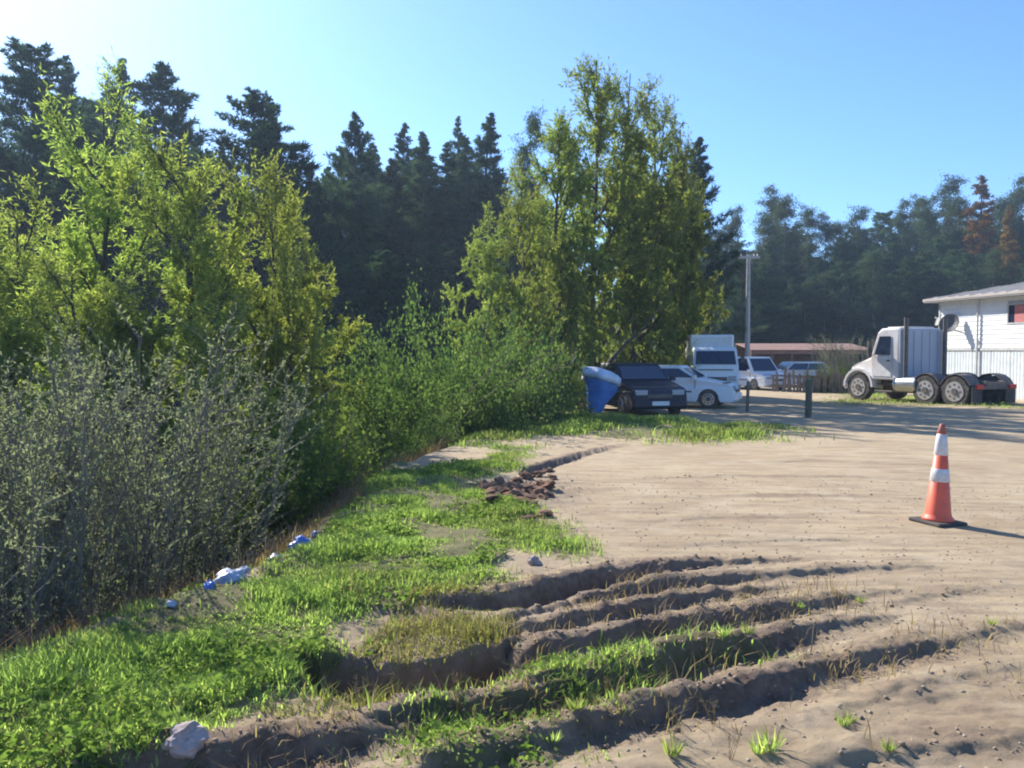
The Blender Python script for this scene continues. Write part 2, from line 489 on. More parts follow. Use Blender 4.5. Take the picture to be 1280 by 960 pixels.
# ================================================================== generators for plants
def unit(v):
    return v / (np.linalg.norm(v) + 1e-9)
def grow(rng, p, d, length, n, up=0.0, wob=0.15):
    pts = [np.array(p, float)]; d = unit(np.array(d, float))
    for i in range(n):
        d = unit(d + rng.normal(0, wob, 3) + np.array((0, 0, up)))
        pts.append(pts[-1] + d * length / n)
    return np.array(pts)
def along(pts, t):
    f = t * (len(pts) - 1); i = min(int(f), len(pts) - 2); k = f - i
    return pts[i] * (1 - k) + pts[i + 1] * k, unit(pts[i + 1] - pts[i])
def leaf_quads(mb, P, D, L, W, rng, tint):
    n = len(P)
    D = D / (np.linalg.norm(D, axis=1)[:, None] + 1e-9)
    Rn = rng.normal(0, 1, (n, 3))
    Sd = np.cross(D, Rn); Sd /= np.linalg.norm(Sd, axis=1)[:, None] + 1e-9
    Nn = np.cross(D, Sd)
    L = np.broadcast_to(L, (n,))[:, None]; W = np.broadcast_to(W, (n,))[:, None]
    V = np.stack([P, P + D * L * .45 + Sd * W * .5 + Nn * L * .06, P + D * L, P + D * L * .45 - Sd * W * .5 + Nn * L * .06], 1).reshape(-1, 3)
    Q = np.arange(n * 4).reshape(n, 4)
    mb.add(V, Q, None, np.repeat(tint, 4))
def needles(mb, P, D, L, W, rng, tint):
    n = len(P)
    D = D / (np.linalg.norm(D, axis=1)[:, None] + 1e-9)
    Sd = np.cross(D, rng.normal(0, 1, (n, 3))); Sd /= np.linalg.norm(Sd, axis=1)[:, None] + 1e-9
    L = np.broadcast_to(L, (n,))[:, None]; W = np.broadcast_to(W, (n,))[:, None]
    V = np.stack([P - Sd * W * .5, P + Sd * W * .5, P + D * L], 1).reshape(-1, 3)
    mb.add(V, None, np.arange(n * 3).reshape(n, 3), np.repeat(tint, 3))

def gen_acacia(seed, H=9.0, spread=2.6, n_limb=13, n_br=7, n_tw=7, per=26, leafL=0.14, leafW=0.035, base=0.12, lead=0.5, lean=(0, 0)):
    """feathery upright tree: several leaders, plumed twigs, long narrow sprays of small leaves"""
    rng = np.random.default_rng(seed)
    wood, leaf = MB(), MB()
    trunk = grow(rng, (0, 0, -0.3), (lean[0], lean[1], 1), H * 0.97, 14, 0.12, 0.06)
    trunk[:, :2] -= np.linspace(0, 1, 15)[:, None] * trunk[-1, :2]
    trunk[:, 2] *= H / trunk[-1, 2]
    wood.tube(trunk, H * 0.014 + 0.02, 0.015, 7)
    LP, LD, LT = [], [], []
    for i in range(n_limb):
        t = base + (0.93 - base) * (i + rng.random()) / n_limb
        p, d = along(trunk, t)
        az = i * 2.4 + rng.normal(0, .4)
        el = 0.5 + 0.6 * t + lead * 0.3 * rng.random()
        ln = spread * (1.05 - 0.85 * t ** 1.5) * rng.uniform(.65, 1.3)
        limb = grow(rng, p, (math.cos(az), math.sin(az), el), ln * 1.25, 7, 0.10, 0.12)
        wood.tube(limb, 0.012 * H * (1 - t) * .8 + 0.018, 0.008, 5)
        brs = [limb] + ([trunk[-5:]] if i == n_limb - 1 else [])
        for j in range(n_br):
            tb = 0.2 + 0.8 * (j + rng.random()) / n_br
            q, dq = along(limb, min(tb, .99))
            bd = unit(dq + rng.normal(0, .75, 3) + (0, 0, .25))
            br = grow(rng, q, bd, ln * rng.uniform(.28, .5) * (1.2 - .5 * tb), 4, 0.05, .16)
            wood.tube(br, 0.011, 0.004, 3)
            brs.append(br)
        for br in brs:
            for k in range(n_tw):
                tt = 0.12 + 0.88 * (k + rng.random()) / n_tw
                q, dq = along(br, min(tt, .995))
                td = unit(dq * .9 + rng.normal(0, .55, 3))
                tl = rng.uniform(.28, .62)
                tw = grow(rng, q, td, tl, 3, -0.05, .12)
                wood.tube(tw, 0.005, 0.002, 3)
                zz = q[2] / H
                pn = max(4, int(per * (1.0 if zz < .6 else 1.0 - .82 * min(1, (zz - .6) / .35)) * rng.uniform(.5, 1.3)))
                u = rng.random(pn) ** .8
                f = u * 2.999; i0 = f.astype(int); kf = (f - i0)[:, None]
                P = tw[i0] * (1 - kf) + tw[i0 + 1] * kf
                D = np.broadcast_to(td * .55, (pn, 3)) + rng.normal(0, .5, (pn, 3)) + (0, 0, -.08)
                LP.append(P); LD.append(D)
                LT.append(np.clip(rng.normal(.5, .13) + rng.normal(0, .14, pn) + 0.12 * (tt - .5), 0, 1))
    P, D, T = np.concatenate(LP), np.concatenate(LD), np.concatenate(LT)
    n = len(P)
    leaf_quads(leaf, P, D, leafL * rng.uniform(.6, 1.3, n), leafW * rng.uniform(.7, 1.3, n), rng, T)
    return wood.mesh('trunk', True), leaf.mesh('crown'), float(np.percentile(P[:, 2], 99.8))

def gen_pine(seed, H=20.0, rad=3.4, shape=0.8, crown0=0.22, gap=0.62, nper=5, tl=0.42, tw=0.075, tufts=26, droop=0.0, ragged=.3):
    rng = np.random.default_rng(seed)
    wood, leaf = MB(), MB()
    trunk = grow(rng, (0, 0, -0.3), (0, 0, 1), H, 16, 0.3, 0.025)
    wood.tube(trunk, H * .013 + .03, 0.02, 8)
    LP, LD, LT, LS = [], [], [], []
    z = H * 0.08
    while z < H * .985:
        t = z / H
        live = t > crown0 or rng.random() < .15
        prof = (1 - t) ** shape * (min(1, (t - crown0 * .5) / .15) if t > crown0 * .5 else .4)
        for k in range(nper):
            if rng.random() < .12: continue
            az = rng.random() * 6.283
            ln = max(.2, rad * prof * rng.uniform(1 - ragged * 1.3, 1 + ragged * .8))
            p, _ = along(trunk, min(t + rng.normal(0, .008), .99))
            el = 0.05 + 0.55 * t ** 3 - droop + rng.normal(0, .12)
            br = grow(rng, p, (math.cos(az), math.sin(az), el), ln, 5, 0.05 - droop * .12, .09)
            wood.tube(br, 0.012 + .016 * (1 - t) * ln / rad * 2, 0.006, 4)
            if not live: continue
            n = int(tufts * (0.35 + ln / rad))
            side = rng.normal(0, 1, (n, 3)) * np.array((1, 1, .55))
            u = 0.18 + .82 * rng.random(n) ** .75
            f = u * 4.999; i0 = f.astype(int); kf = (f - i0)[:, None]
            P = br[i0] * (1 - kf) + br[i0 + 1] * kf
            P = P + side * (ln * .13 * (1.15 - u[:, None]) + .05)
            bd = unit(br[-1] - br[0])
            tint = np.clip(rng.normal(.45, .16) + rng.normal(0, .12, n), 0, 1)
            for q in range(6):
                LP.append(P); LD.append((bd * .5 + side * .25 + rng.normal(0, .55, (n, 3)) + (0, 0, .25)))
                LT.append(tint); LS.append(np.full(n, .28 + .72 * min(1, (1 - t) * 3.5)))
        z += gap * rng.uniform(.7, 1.3) * (1.3 - .75 * t)
    # leader
    n = 30
    u = rng.random(n)
    LP.append(trunk[-2] + (trunk[-1] - trunk[-2]) * u[:, None]); LD.append(rng.normal(0, .5, (n, 3)) + (0, 0, .7)); LT.append(np.full(n, .5)); LS.append(np.full(n, .4))
    P, D, T = np.concatenate(LP), np.concatenate(LD), np.concatenate(LT)
    n = len(P)
    needles(leaf, P, D, tl * np.concatenate(LS) * rng.uniform(.6, 1.3, n), tw * rng.uniform(.7, 1.4, n), rng, T)
    return wood.mesh('trunk', True), leaf.mesh('crown'), H

def gen_euc(seed, H=20.0, top=0.55, spread=2.3, n_cl=16, per=240, cl=0.75, leafL=.26, leafW=.07, bend=0.03):
    """tall bare stem with clumps of hanging leaves at the top"""
    rng = np.random.default_rng(seed)
    wood, leaf = MB(), MB()
    trunk = grow(rng, (0, 0, -.3), (rng.normal(0, .05), rng.normal(0, .05), 1), H * .97, 16, .08, bend)
    wood.tube(trunk, .008 * H + .03, .02, 7)
    LP, LD, LT = [], [], []
    for i in range(n_cl):
        t = top + (1 - top) * ((i + rng.random()) / n_cl)
        p, d = along(trunk, min(t, .99))
        az = rng.random() * 6.283
        ln = spread * rng.uniform(.45, 1.1) * (1.15 - .7 * (t - top) / (1 - top))
        limb = grow(rng, p, (math.cos(az), math.sin(az), 1.0), ln, 5, .03, .14)
        wood.tube(limb, .035, .01, 4)
        for c in (limb[-1], limb[3] + rng.normal(0, .3, 3), limb[2] + rng.normal(0, .35, 3), limb[-1] + rng.normal(0, .5, 3)):
            n = int(per * rng.uniform(.25, .8))
            g = rng.normal(0, 1, (n, 3)); g /= np.linalg.norm(g, axis=1)[:, None]
            P = c + rng.normal(0, .5, (n, 3)) * cl * rng.uniform(.6, 1.2) * np.array((1, 1, .7))
            LP.append(P); LD.append(rng.normal(0, .6, (n, 3)) + (0, 0, -.75))
            LT.append(np.clip(rng.normal(.5, .12) + rng.normal(0, .14, n), 0, 1))
    P, D, T = np.concatenate(LP), np.concatenate(LD), np.concatenate(LT)
    n = len(P)
    leaf_quads(leaf, P, D, leafL * rng.uniform(.6, 1.2, n), leafW * rng.uniform(.7, 1.3, n), rng, T)
    return wood.mesh('trunk', True), leaf.mesh('crown'), H

def gen_bush(seed, H=3.0, rad=2.2, canes=150, per=80, leafL=.085, leafW=.06, arch=.16, up=1.1):
    """thicket of arching canes clothed in small leaves"""
    rng = np.random.default_rng(seed)
    wood, leaf = MB(), MB()
    LP, LD, LT = [], [], []
    for i in range(canes):
        az = rng.random() * 6.283; r0 = rad * .75 * math.sqrt(rng.random())
        p = (r0 * math.cos(az), r0 * math.sin(az), -.2)
        az2 = az + rng.normal(0, .7)
        ln = H * rng.uniform(.55, 1.15)
        cn = grow(rng, p, (math.cos(az2) * .5, math.sin(az2) * .5, up), ln, 8, -arch * rng.uniform(.3, 1.3), .10)
        wood.tube(cn, .010, .004, 3)
        u = .12 + .88 * rng.random(per)
        f = u * 7.999; i0 = f.astype(int); kf = (f - i0)[:, None]
        P = cn[i0] * (1 - kf) + cn[i0 + 1] * kf + rng.normal(0, .085, (per, 3))
        LP.append(P); LD.append(rng.normal(0, .8, (per, 3)) + (0, 0, .1))
        LT.append(np.clip(rng.normal(.5, .13) + rng.normal(0, .14, per), 0, 1))
    P, D, T = np.concatenate(LP), np.concatenate(LD), np.concatenate(LT)
    n = len(P)
    leaf_quads(leaf, P, D, leafL * rng.uniform(.6, 1.3, n), leafW * rng.uniform(.7, 1.3, n), rng, T)
    return wood.mesh('stems', True), leaf.mesh('foliage'), float(P[:, 2].max())

def gen_twiggy(seed, H=3.2, rad=1.1, stems=46, tw=26, per=5, leafL=.045, leafW=.016):
    """half-bare shrub: many fine grey upright stems, few small leaves"""
    rng = np.random.default_rng(seed)
    wood, leaf = MB(), MB()
    LP, LD, LT = [], [], []
    for i in range(stems):
        az = rng.random() * 6.283; r0 = rad * .6 * math.sqrt(rng.random())
        st = grow(rng, (r0 * math.cos(az), r0 * math.sin(az), -.2), (math.cos(az) * .28, math.sin(az) * .28, 1), H * rng.uniform(.65, 1.08), 8, .02, .09)
        wood.tube(st, .011, .003, 4)
        for k in range(tw):
            t = .15 + .85 * (k + rng.random()) / tw
            q, dq = along(st, min(t, .99))
            tg = grow(rng, q, dq + rng.normal(0, .5, 3), rng.uniform(.18, .55), 3, .03, .15)
            wood.tube(tg, .0042, .0018, 3)
            i0 = rng.integers(0, 3, per)
            P = tg[i0] + (tg[i0 + 1] - tg[i0]) * rng.random((per, 1))
            LP.append(P); LD.append(rng.normal(0, .7, (per, 3)) + dq * .5)
            LT.append(np.clip(rng.normal(.5, .2, per), 0, 1))
    P, D, T = np.concatenate(LP), np.concatenate(LD), np.concatenate(LT)
    n = len(P)
    leaf_quads(leaf, P, D, leafL * rng.uniform(.6, 1.3, n), leafW * rng.uniform(.7, 1.3, n), rng, T)
    return wood.mesh('stems', True), leaf.mesh('foliage'), H

bark = mat('bark', (0.10, 0.08, 0.065), .9, var=.5, scale=6, bump=.5)
bark_grey = mat('grey_bark', (0.24, 0.22, 0.20), .85, var=.5, scale=3, bump=.3)
twig_grey = mat('grey_twig', (0.18, 0.165, 0.15), .9, var=.4, scale=5)
cane = mat('cane', (0.12, 0.095, 0.05), .8, var=.4, scale=6)
L_pine = leaf_mat('pine_needles', [(0.026, 0.048, 0.036), (0.052, 0.084, 0.055), (0.09, 0.12, 0.065)], .32)
L_aca = leaf_mat('acacia_leaves', [(0.13, 0.175, 0.055), (0.245, 0.28, 0.085), (0.37, 0.36, 0.11)], .52, .7, .03)
L_aca2 = leaf_mat('olive_leaves', [(0.085, 0.12, 0.04), (0.165, 0.195, 0.06), (0.29, 0.265, 0.08)], .48, .55, .03)
L_euc = leaf_mat('eucalyptus_leaves', [(0.03, 0.05, 0.034), (0.06, 0.08, 0.048), (0.10, 0.115, 0.06)], .3)
L_rust = leaf_mat('rust_leaves', [(0.09, 0.05, 0.025), (0.19, 0.09, 0.035), (0.27, 0.15, 0.06)], .3)
L_bush = leaf_mat('bramble_leaves', [(0.045, 0.075, 0.03), (0.085, 0.125, 0.042), (0.16, 0.19, 0.07)], .4, .75, .03)
L_young = leaf_mat('young_leaves', [(0.07, 0.12, 0.035), (0.12, 0.185, 0.05), (0.20, 0.255, 0.08)], .45)
L_twig = leaf_mat('grey_green_leaves', [(0.15, 0.16, 0.12), (0.20, 0.215, 0.155), (0.26, 0.265, 0.20)], .35, .8)
L_grass = leaf_mat('grass_blades', [(0.28, 0.24, 0.13), (0.18, 0.22, 0.08), (0.235, 0.30, 0.10), (0.31, 0.38, 0.13), (0.42, 0.43, 0.19)], .48, .9, .02)
L_dry = leaf_mat('dry_blades', [(0.20, 0.14, 0.075), (0.33, 0.25, 0.14), (0.45, 0.36, 0.22)], .3)

L_turf = leaf_mat('turf_blades', [(0.24, 0.18, 0.09), (0.24, 0.23, 0.08), (0.20, 0.25, 0.05)], .4, .8)
PROTO = {}
def proto(key, gen, wm, lm):
    w, l, H = gen
    w.materials.append(wm); l.materials.append(lm)
    PROTO[key] = (w, l, H, w.name.split('.')[0], l.name.split('.')[0])
def plant(key, name, label, cat, x, y, ztop, rz=0.0, wide=1.0, group=None, zb=None, tilt=(0, 0)):
    w, l, H, wn_, ln_ = PROTO[key]
    zb = gz(x, y) if zb is None else zb
    s = max(0.1, (ztop - zb) / H)
    o = thing(name, label, cat, (x, y, zb), rz, group)
    o.rotation_euler = (tilt[0], tilt[1], rz)
    o.scale = (s * wide, s * wide, s)
    link(wn_, w, None, o); link(ln_, l, None, o)
    return o
def plant_px(key, name, label, cat, px, py, Y, rz=0.0, wide=1.0, group=None, tilt=(0, 0)):
    x, y, z = at_y(px, py, Y)
    return plant(key, name, label, cat, x, y, z, rz, wide, group, None, tilt)

proto('pine_a', gen_pine(1, 20, 6.2, .72, .16, ragged=.45, tufts=66, tl=.5, tw=.07), bark, L_pine)
proto('pine_b', gen_pine(2, 20, 5.4, .75, .2, ragged=.5, tufts=60, tl=.5, tw=.07), bark, L_pine)
proto('pine_c', gen_pine(3, 20, 6.4, .6, .2, ragged=.5, tufts=72, tl=.5, tw=.07), bark, L_pine)
proto('spire_a', gen_pine(4, 20, 4.8, .85, .12, gap=.5, droop=.15, tufts=48, tw=.065), bark, L_pine)
proto('spire_b', gen_pine(5, 20, 4.2, .8, .15, gap=.5, droop=.2, tufts=46, tw=.065), bark, L_pine)
proto('rust', gen_pine(6, 18, 2.4, .55, .2, gap=.6, tufts=20, tl=.5), bark, L_rust)
proto('aca_a', gen_acacia(11, 9.0, 2.7, 16, n_tw=9, per=52, leafL=.12, leafW=.026, base=.06), bark, L_aca)
proto('aca_b', gen_acacia(12, 9.0, 3.0, 16, n_tw=9, per=52, leafL=.12, leafW=.026, base=.06), bark, L_aca)
proto('aca_c', gen_acacia(13, 9.0, 2.5, 16, n_tw=8, per=38, leafL=.15, leafW=.045, base=.04, lead=1.0), bark, L_aca2)
proto('aca_d', gen_acacia(14, 9.0, 2.8, 15, n_tw=8, per=36, leafL=.15, leafW=.045, base=.04, lead=1.2), bark, L_aca2)
proto('euc_a', gen_euc(21, 20), bark_grey, L_euc)
proto('euc_b', gen_euc(22, 20, .45, 2.6, 20), bark_grey, L_euc)
proto('euc_c', gen_euc(23, 20, .7, 1.7, 10, cl=.65, bend=.06), bark_grey, L_euc)
proto('bush_a', gen_bush(31, 3.0, 1.7, 320, 165, .072, .048, .27, .95), cane, L_bush)
proto('bush_b', gen_bush(32, 3.0, 1.5, 290, 160, .072, .048, .24, 1.0), cane, L_bush)
proto('young', gen_bush(33, 2.0, .9, 110, 80, .07, .05, .06, 1.5), cane, L_young)
proto('twiggy_a', gen_twiggy(41, per=15, tw=36, leafL=.04, leafW=.013), twig_grey, L_twig)
proto('twiggy_b', gen_twiggy(42, 3.2, 1.3, 56, tw=36, per=15, leafL=.04, leafW=.013), twig_grey, L_twig)
rnd = random.Random(7)

# ------------------------------------------------------------------ pines across the ravine
G1 = 'dark pines standing beyond the ravine'
for key, px, py, Y, wide, lab in (
    ('pine_c', 30, 48, 50, 1.3, 'tall broad dark pine beyond the ravine, the bulkiest of the tall ones'),
    ('pine_b', 92, 66, 62, .8, 'slim dark pine whose top shows between two broader pines'),
    ('pine_a', 196, 72, 54, 1.2, 'tall leaning-topped dark pine behind the yellow-green acacias'),
    ('pine_c', 312, 112, 47, 1.15, 'bushy dark pine with a broad blunt double crown beside a sky gap'),
    ('pine_a', 440, 136, 52, .8, 'dark pine with a round knob of foliage at its tip'),
    ('spire_a', 500, 146, 64, 1.0, 'spired conifer in the row, beside the knob-tipped pine'),
    ('spire_a', 568, 142, 72, .8, 'thin far spired conifer rising between two nearer conifers'),
    ('spire_b', 602, 136, 60, 1.15, 'tall narrow spired conifer next to the hook-topped eucalyptus')):
    plant_px(key, 'pine_tree', lab, 'tree', px, py, Y, rnd.uniform(0, 6), wide)
for key, px, py, Y, wide in (
    ('pine_a', -30, 70, 56, 1), ('pine_b', 150, 70, 66, .9), ('pine_b', 345, 116, 52, .8), ('pine_a', 236, 150, 60, .9), ('pine_b', 275, 175, 62, .9),
    ('pine_b', 384, 200, 60, .8), ('pine_a', 412, 205, 66, .8), ('spire_b', 470, 180, 70, 1.1), ('spire_a', 536, 158, 58, 1.1), ('spire_b', 628, 205, 66, 1.1),
    ('pine_a', 100, 150, 70, 1), ('pine_c', 360, 210, 72, .9), ('pine_c', 460, 230, 60, .9), ('pine_c', 560, 215, 66, .9), ('pine_a', 670, 215, 70, 1), ('pine_c', 20, 190, 66, 1.),
    ('pine_c', 190, 190, 72, 1), ('pine_c', 290, 220, 74, 1),
    ('pine_c', 60, 110, 60, 1.1), ('pine_c', 125, 120, 62, 1.1), ('pine_c', 250, 185, 58, 1.1), ('pine_a', 330, 150, 58, 1.1), ('pine_c', 400, 225, 56, 1.1), ('pine_a', 425, 180, 60, 1.0),
    ('pine_a', 486, 195, 56, 1.0), ('pine_c', 515, 200, 62, 1.0), ('spire_a', 552, 175, 62, 1.2), ('spire_b', 585, 170, 66, 1.3), ('pine_c', 610, 215, 60, 1.0), ('pine_a', 655, 220, 58, 1.0),
    ('spire_a', 455, 172, 66, 1.2), ('spire_b', 520, 168, 70, 1.3)):
    plant_px(key, 'pine_tree', 'dark conifer filling the ranks of the wood beyond the ravine', 'tree', px, py, Y, rnd.uniform(0, 6), wide, G1)
for px, py, Y, key in ((868, 168, 52, 'pine_b'), (845, 190, 54, 'pine_a')):
    plant_px(key, 'pine_tree', 'dark pine half hidden behind the leafy tree clump by the cars', 'tree', px, py, Y, rnd.uniform(0, 6), .85, 'pines behind the tree clump')
plant_px('euc_c', 'eucalyptus_tree', 'slender eucalyptus with a hooked round tuft on a thin stem', 'tree', 646, 128, 56, 1.2, .75)
# dim thicket in front of the far wood
for px, py, Y, key in ((360, 330, 40, 'pine_a'), (420, 300, 42, 'pine_c'), (480, 310, 44, 'pine_a'), (540, 300, 46, 'pine_c'), (590, 310, 44, 'pine_b'), (330, 290, 44, 'pine_c'), (640, 300, 46, 'pine_a')):
    plant_px(key, 'young_pine', 'short dark conifer low in front of the tall pines', 'tree', px, py, Y, rnd.uniform(0, 6), 1.5, 'short conifers below the tall pines')

# ------------------------------------------------------------------ acacias rising out of the ravine on the near side
G2 = 'yellow-green acacias in the ravine'
for key, px, py, Y, wide, lab, tl in (
    ('aca_a', 128, 92, 15.5, .85, 'tallest yellow-green acacia growing from the ravine, with a pointed plume', (0, 0)),
    ('aca_b', 225, 175, 14.0, 1.0, 'feathery yellow-green acacia with spreading sunlit plumes beside the tallest one', (0, 0)),
    ('aca_b', 318, 205, 14.5, .8, 'acacia with drooping lime plumes against the dark pines', (0, .06)),
    ('aca_a', 20, 235, 13.5, 1.0, 'acacia behind the half-bare grey shrub', (0, 0)),
    ('aca_b', 372, 310, 14.0, .55, 'small lime acacia leaning over the dark gap before the bramble thicket', (0, .1)),
    ('aca_b', -70, 170, 15.0, 1.0, 'acacia rising behind the grey shrub near the bank of the ravine', (0, 0))):
    plant_px(key, 'acacia_tree', lab, 'tree', px, py, Y, rnd.uniform(0, 6), wide, None, tl)
for px, py, Y, key, w in ((170, 330, 12.5, 'aca_a', 1.1), (90, 330, 12.2, 'aca_b', 1.1), (270, 350, 12.0, 'aca_a', 1.1)):
    plant_px(key, 'acacia_tree', 'lower leafy acacia in the shade below the tall yellow-green ones', 'tree', px, py, Y, rnd.uniform(0, 6), w, G2)

# ------------------------------------------------------------------ half-bare grey shrubs close by
for key, px, py, Y, w, lab in (
    ('twiggy_a', 40, 375, 6.6, 1.0, 'tall half-bare grey shrub of fine upright twigs on the ravine edge'),
    ('twiggy_b', 100, 410, 7.0, 1.0, 'grey twiggy shrub with sparse pale leaves beside the dark hollow'),
    ('twiggy_b', -40, 430, 5.6, .9, 'grey twig thicket reaching down the bank next to the grass')):
    plant_px(key, 'twiggy_shrub', lab, 'shrub', px, py, Y, rnd.uniform(0, 6), w)
plant_px('young', 'leafy_shrub', 'bright green young shrub at the lip of the ravine by the dark hollow', 'shrub', 350, 480, 9.6, 1, 1.0)
plant_px('young', 'leafy_shrub', 'small fresh green shrub between the young shrub and the brambles', 'shrub', 408, 520, 11.0, 2.2, .9)
# bramble thicket along the edge
for key, px, py, Y, w, lab in (
    ('bush_a', 482, 480, 14.8, .55, 'bramble mound with arching canes at the low end of the thicket'),
    ('bush_b', 535, 400, 17.0, .75, 'bramble mound in the middle of the thicket, above the grass bank'),
    ('bush_a', 592, 340, 19.6, .48, 'tallest bramble mound of the thicket, pale green on top'),
    ('bush_b', 640, 390, 20.6, .34, 'bramble mound at the foot of the leafy tree clump'),
    ('bush_a', 505, 500, 13.8, .6, 'low bramble mound spilling onto the grass bank'),
    ('bush_b', 590, 455, 17.0, .6, 'dim bramble mound above the pale earth scrape'),
    ('bush_a', 436, 548, 12.8, .5, 'lowest bramble mound, next to the young green shrub'),
    ('bush_b', 562, 375, 18.4, .6, 'bramble mound tucked behind the middle of the thicket')):
    plant_px(key, 'bramble_bush', lab, 'shrub', px, py, Y, rnd.uniform(0, 6), w)
# leafy clump by the parked cars
for key, px, py, Y, w, lab in (
    ('aca_c', 745, 80, 26.2, .78, 'tallest tree of the leafy clump by the cars, with a wispy pointed top'),
    ('aca_d', 788, 96, 28.6, .75, 'tree of the leafy clump with a thin twin leader next to the tallest'),
    ('aca_d', 818, 128, 31.0, .7, 'olive tree of the leafy clump behind the box truck'),
    ('aca_c', 850, 165, 32.0, .65, 'outer tree of the leafy clump, edging the sky above the box truck'),
    ('aca_c', 700, 150, 24.6, .75, 'olive tree of the leafy clump above the blue bundle'),
    ('aca_a', 652, 205, 22.6, .75, 'golden-green tree at the ravine end of the leafy clump'),
    ('aca_d', 762, 200, 27.2, .95, 'low broad tree in the heart of the leafy clump over the dark car'),
    ('aca_c', 805, 225, 29.4, .9, 'low dark olive tree of the leafy clump hanging over the white car'),
    ('aca_a', 612, 262, 22.2, .8, 'golden low tree between the tall clump and the conifers'),
    ('aca_c', 840, 240, 32.6, .85, 'dim olive tree of the leafy clump beyond the box truck'),
    ('aca_d', 700, 290, 24.0, .8, 'short olive tree between the brambles and the blue bundle')):
    plant_px(key, 'leafy_tree', lab, 'tree', px, py, Y, rnd.uniform(0, 6), w)
for px, py, Y in ((690, 440, 25.0), (760, 428, 29.4), (820, 425, 30.0)):
    plant_px('bush_b', 'dark_bush', 'dark bush in the shade under the leafy clump', 'shrub', px, py, Y, rnd.uniform(0, 6), .7, 'bushes under the leafy clump')

# ------------------------------------------------------------------ the far wood behind the yard
G3 = 'trees of the far wood behind the house'
for i, (px, py, key, w) in enumerate(((905, 278, 'euc_b', 1), (927, 255, 'euc_a', 1), (950, 262, 'euc_b', 1), (976, 232, 'euc_a', 1.1), (992, 236, 'euc_b', 1),
        (1012, 252, 'euc_b', 1), (1036, 266, 'euc_a', 1), (1056, 266, 'euc_c', 1.2), (1078, 308, 'spire_a', .9), (1096, 250, 'euc_c', 1.1), (1118, 250, 'euc_a', 1),
        (1140, 240, 'euc_b', 1), (1163, 246, 'euc_a', 1), (1186, 236, 'euc_b', 1.1), (1205, 212, 'euc_c', 1), (1262, 240, 'euc_b', 1.1), (1290, 216, 'euc_a', 1.1), (1320, 230, 'euc_b', 1))):
    plant_px(key, 'eucalyptus_tree' if key[0] == 'e' else 'conifer', 'thin-stemmed tall tree standing against the sky in the far wood' if key[0] == 'e' else 'lone dark conifer at the notch in the skyline of the far wood', 'tree', px, py, 92 + (i * 7) % 13, rnd.uniform(0, 6), w, G3 if key[0] == 'e' else None)
plant_px('rust', 'rusty_tree', 'rust-brown dying conifer standing among green trees above the house', 'tree', 1238, 214, 88, 0.5, 1.15)
plant_px('rust', 'rusty_tree', 'thin rust-brown tree with a bare pale stem above the house roof', 'tree', 1262, 255, 84, 2.5, .8)
k = 0
for row, (Y, lo, hi, n) in enumerate(((88, 295, 335, 20), (80, 320, 350, 18), (104, 280, 305, 20))):
    for i in range(n):
        px = 880 + (i + rnd.random() * .8) * 440 / n
        py = rnd.uniform(lo, hi) - (18 if px > 1090 else 0)
        key = rnd.choice(('pine_a', 'pine_b', 'pine_c', 'euc_b', 'pine_c'))
        plant_px(key, 'forest_tree', ('dark conifer' if key[0] == 'p' else 'grey-green eucalyptus') + ' in the packed lower ranks of the far wood', 'tree', px, py, Y + rnd.uniform(-3, 3), rnd.uniform(0, 6), rnd.uniform(1.0, 1.5), ('conifers' if key[0] == 'p' else 'eucalyptuses') + ' packed in the far wood')

# ================================================================== grass, weeds, loose earth
def blades(name, label, poly_list, dens, hmin, hmax, wid, lm, seed, thin=None, bend=.45, yr=None, cat='grass'):
    rng = np.random.default_rng(seed)
    XS, YS = [], []
    for P, de in zip(poly_list, dens):
        x0, y0 = P.min(0) - .3; x1, y1 = P.max(0) + .3
        n = int((x1 - x0) * (y1 - y0) * de)
        x = rng.uniform(x0, x1, n); y = rng.uniform(y0, y1, n)
        XS.append(x); YS.append(y)
    x, y = np.concatenate(XS), np.concatenate(YS)
    keep = thin(x, y, rng)
    x, y = x[keep], y[keep]
    z = zfull(x, y) - .01
    n = len(x)
    clump = fbm(x * 1.6, y * 1.6, 101, 3)
    hgt = rng.uniform(hmin, hmax, n) * np.clip(.85 + 1.6 * clump, .3, 2.2)
    az = rng.random(n) * 6.283
    dx, dy = np.cos(az), np.sin(az)
    w = wid * rng.uniform(.6, 1.4, n)
    b = bend * rng.uniform(.2, 1.6, n) * hgt
    V = np.zeros((n, 5, 3))
    sx, sy = -dy * w * .5, dx * w * .5
    V[:, 0] = np.stack([x - sx, y - sy, z], 1); V[:, 1] = np.stack([x + sx, y + sy, z], 1)
    mx, my, mz = x + dx * b * .35, y + dy * b * .35, z + hgt * .62
    V[:, 2] = np.stack([mx + sx * .8, my + sy * .8, mz], 1); V[:, 3] = np.stack([mx - sx * .8, my - sy * .8, mz], 1)
    V[:, 4] = np.stack([x + dx * b, y + dy * b, z + hgt * .95], 1)
    i = np.arange(n)[:, None] * 5
    tint = np.clip(.5 + .55 * fbm(x * .9, y * .9, 105, 2) + rng.normal(0, .15, n), 0, 1)
    me = mesh_np(name, V.reshape(-1, 3), i + np.array([[0, 1, 2, 3]]), i + np.array([[3, 2, 4]]), {'tint': np.repeat(tint, 5)})
    o = link(name, me, lm)
    return tag(o, label, cat, None, 'stuff')
def soft_cover(x, y, r, j):
    return grass_cover(x + r.normal(0, j, len(x)), y + r.normal(0, j, len(x)))
def bank_thin(x, y, r):
    return r.random(len(x)) < soft_cover(x, y, r, .13) * np.clip(.5 + 2.6 * fbm(x * 2.1, y * 2.1, 111, 4), .04, 1)
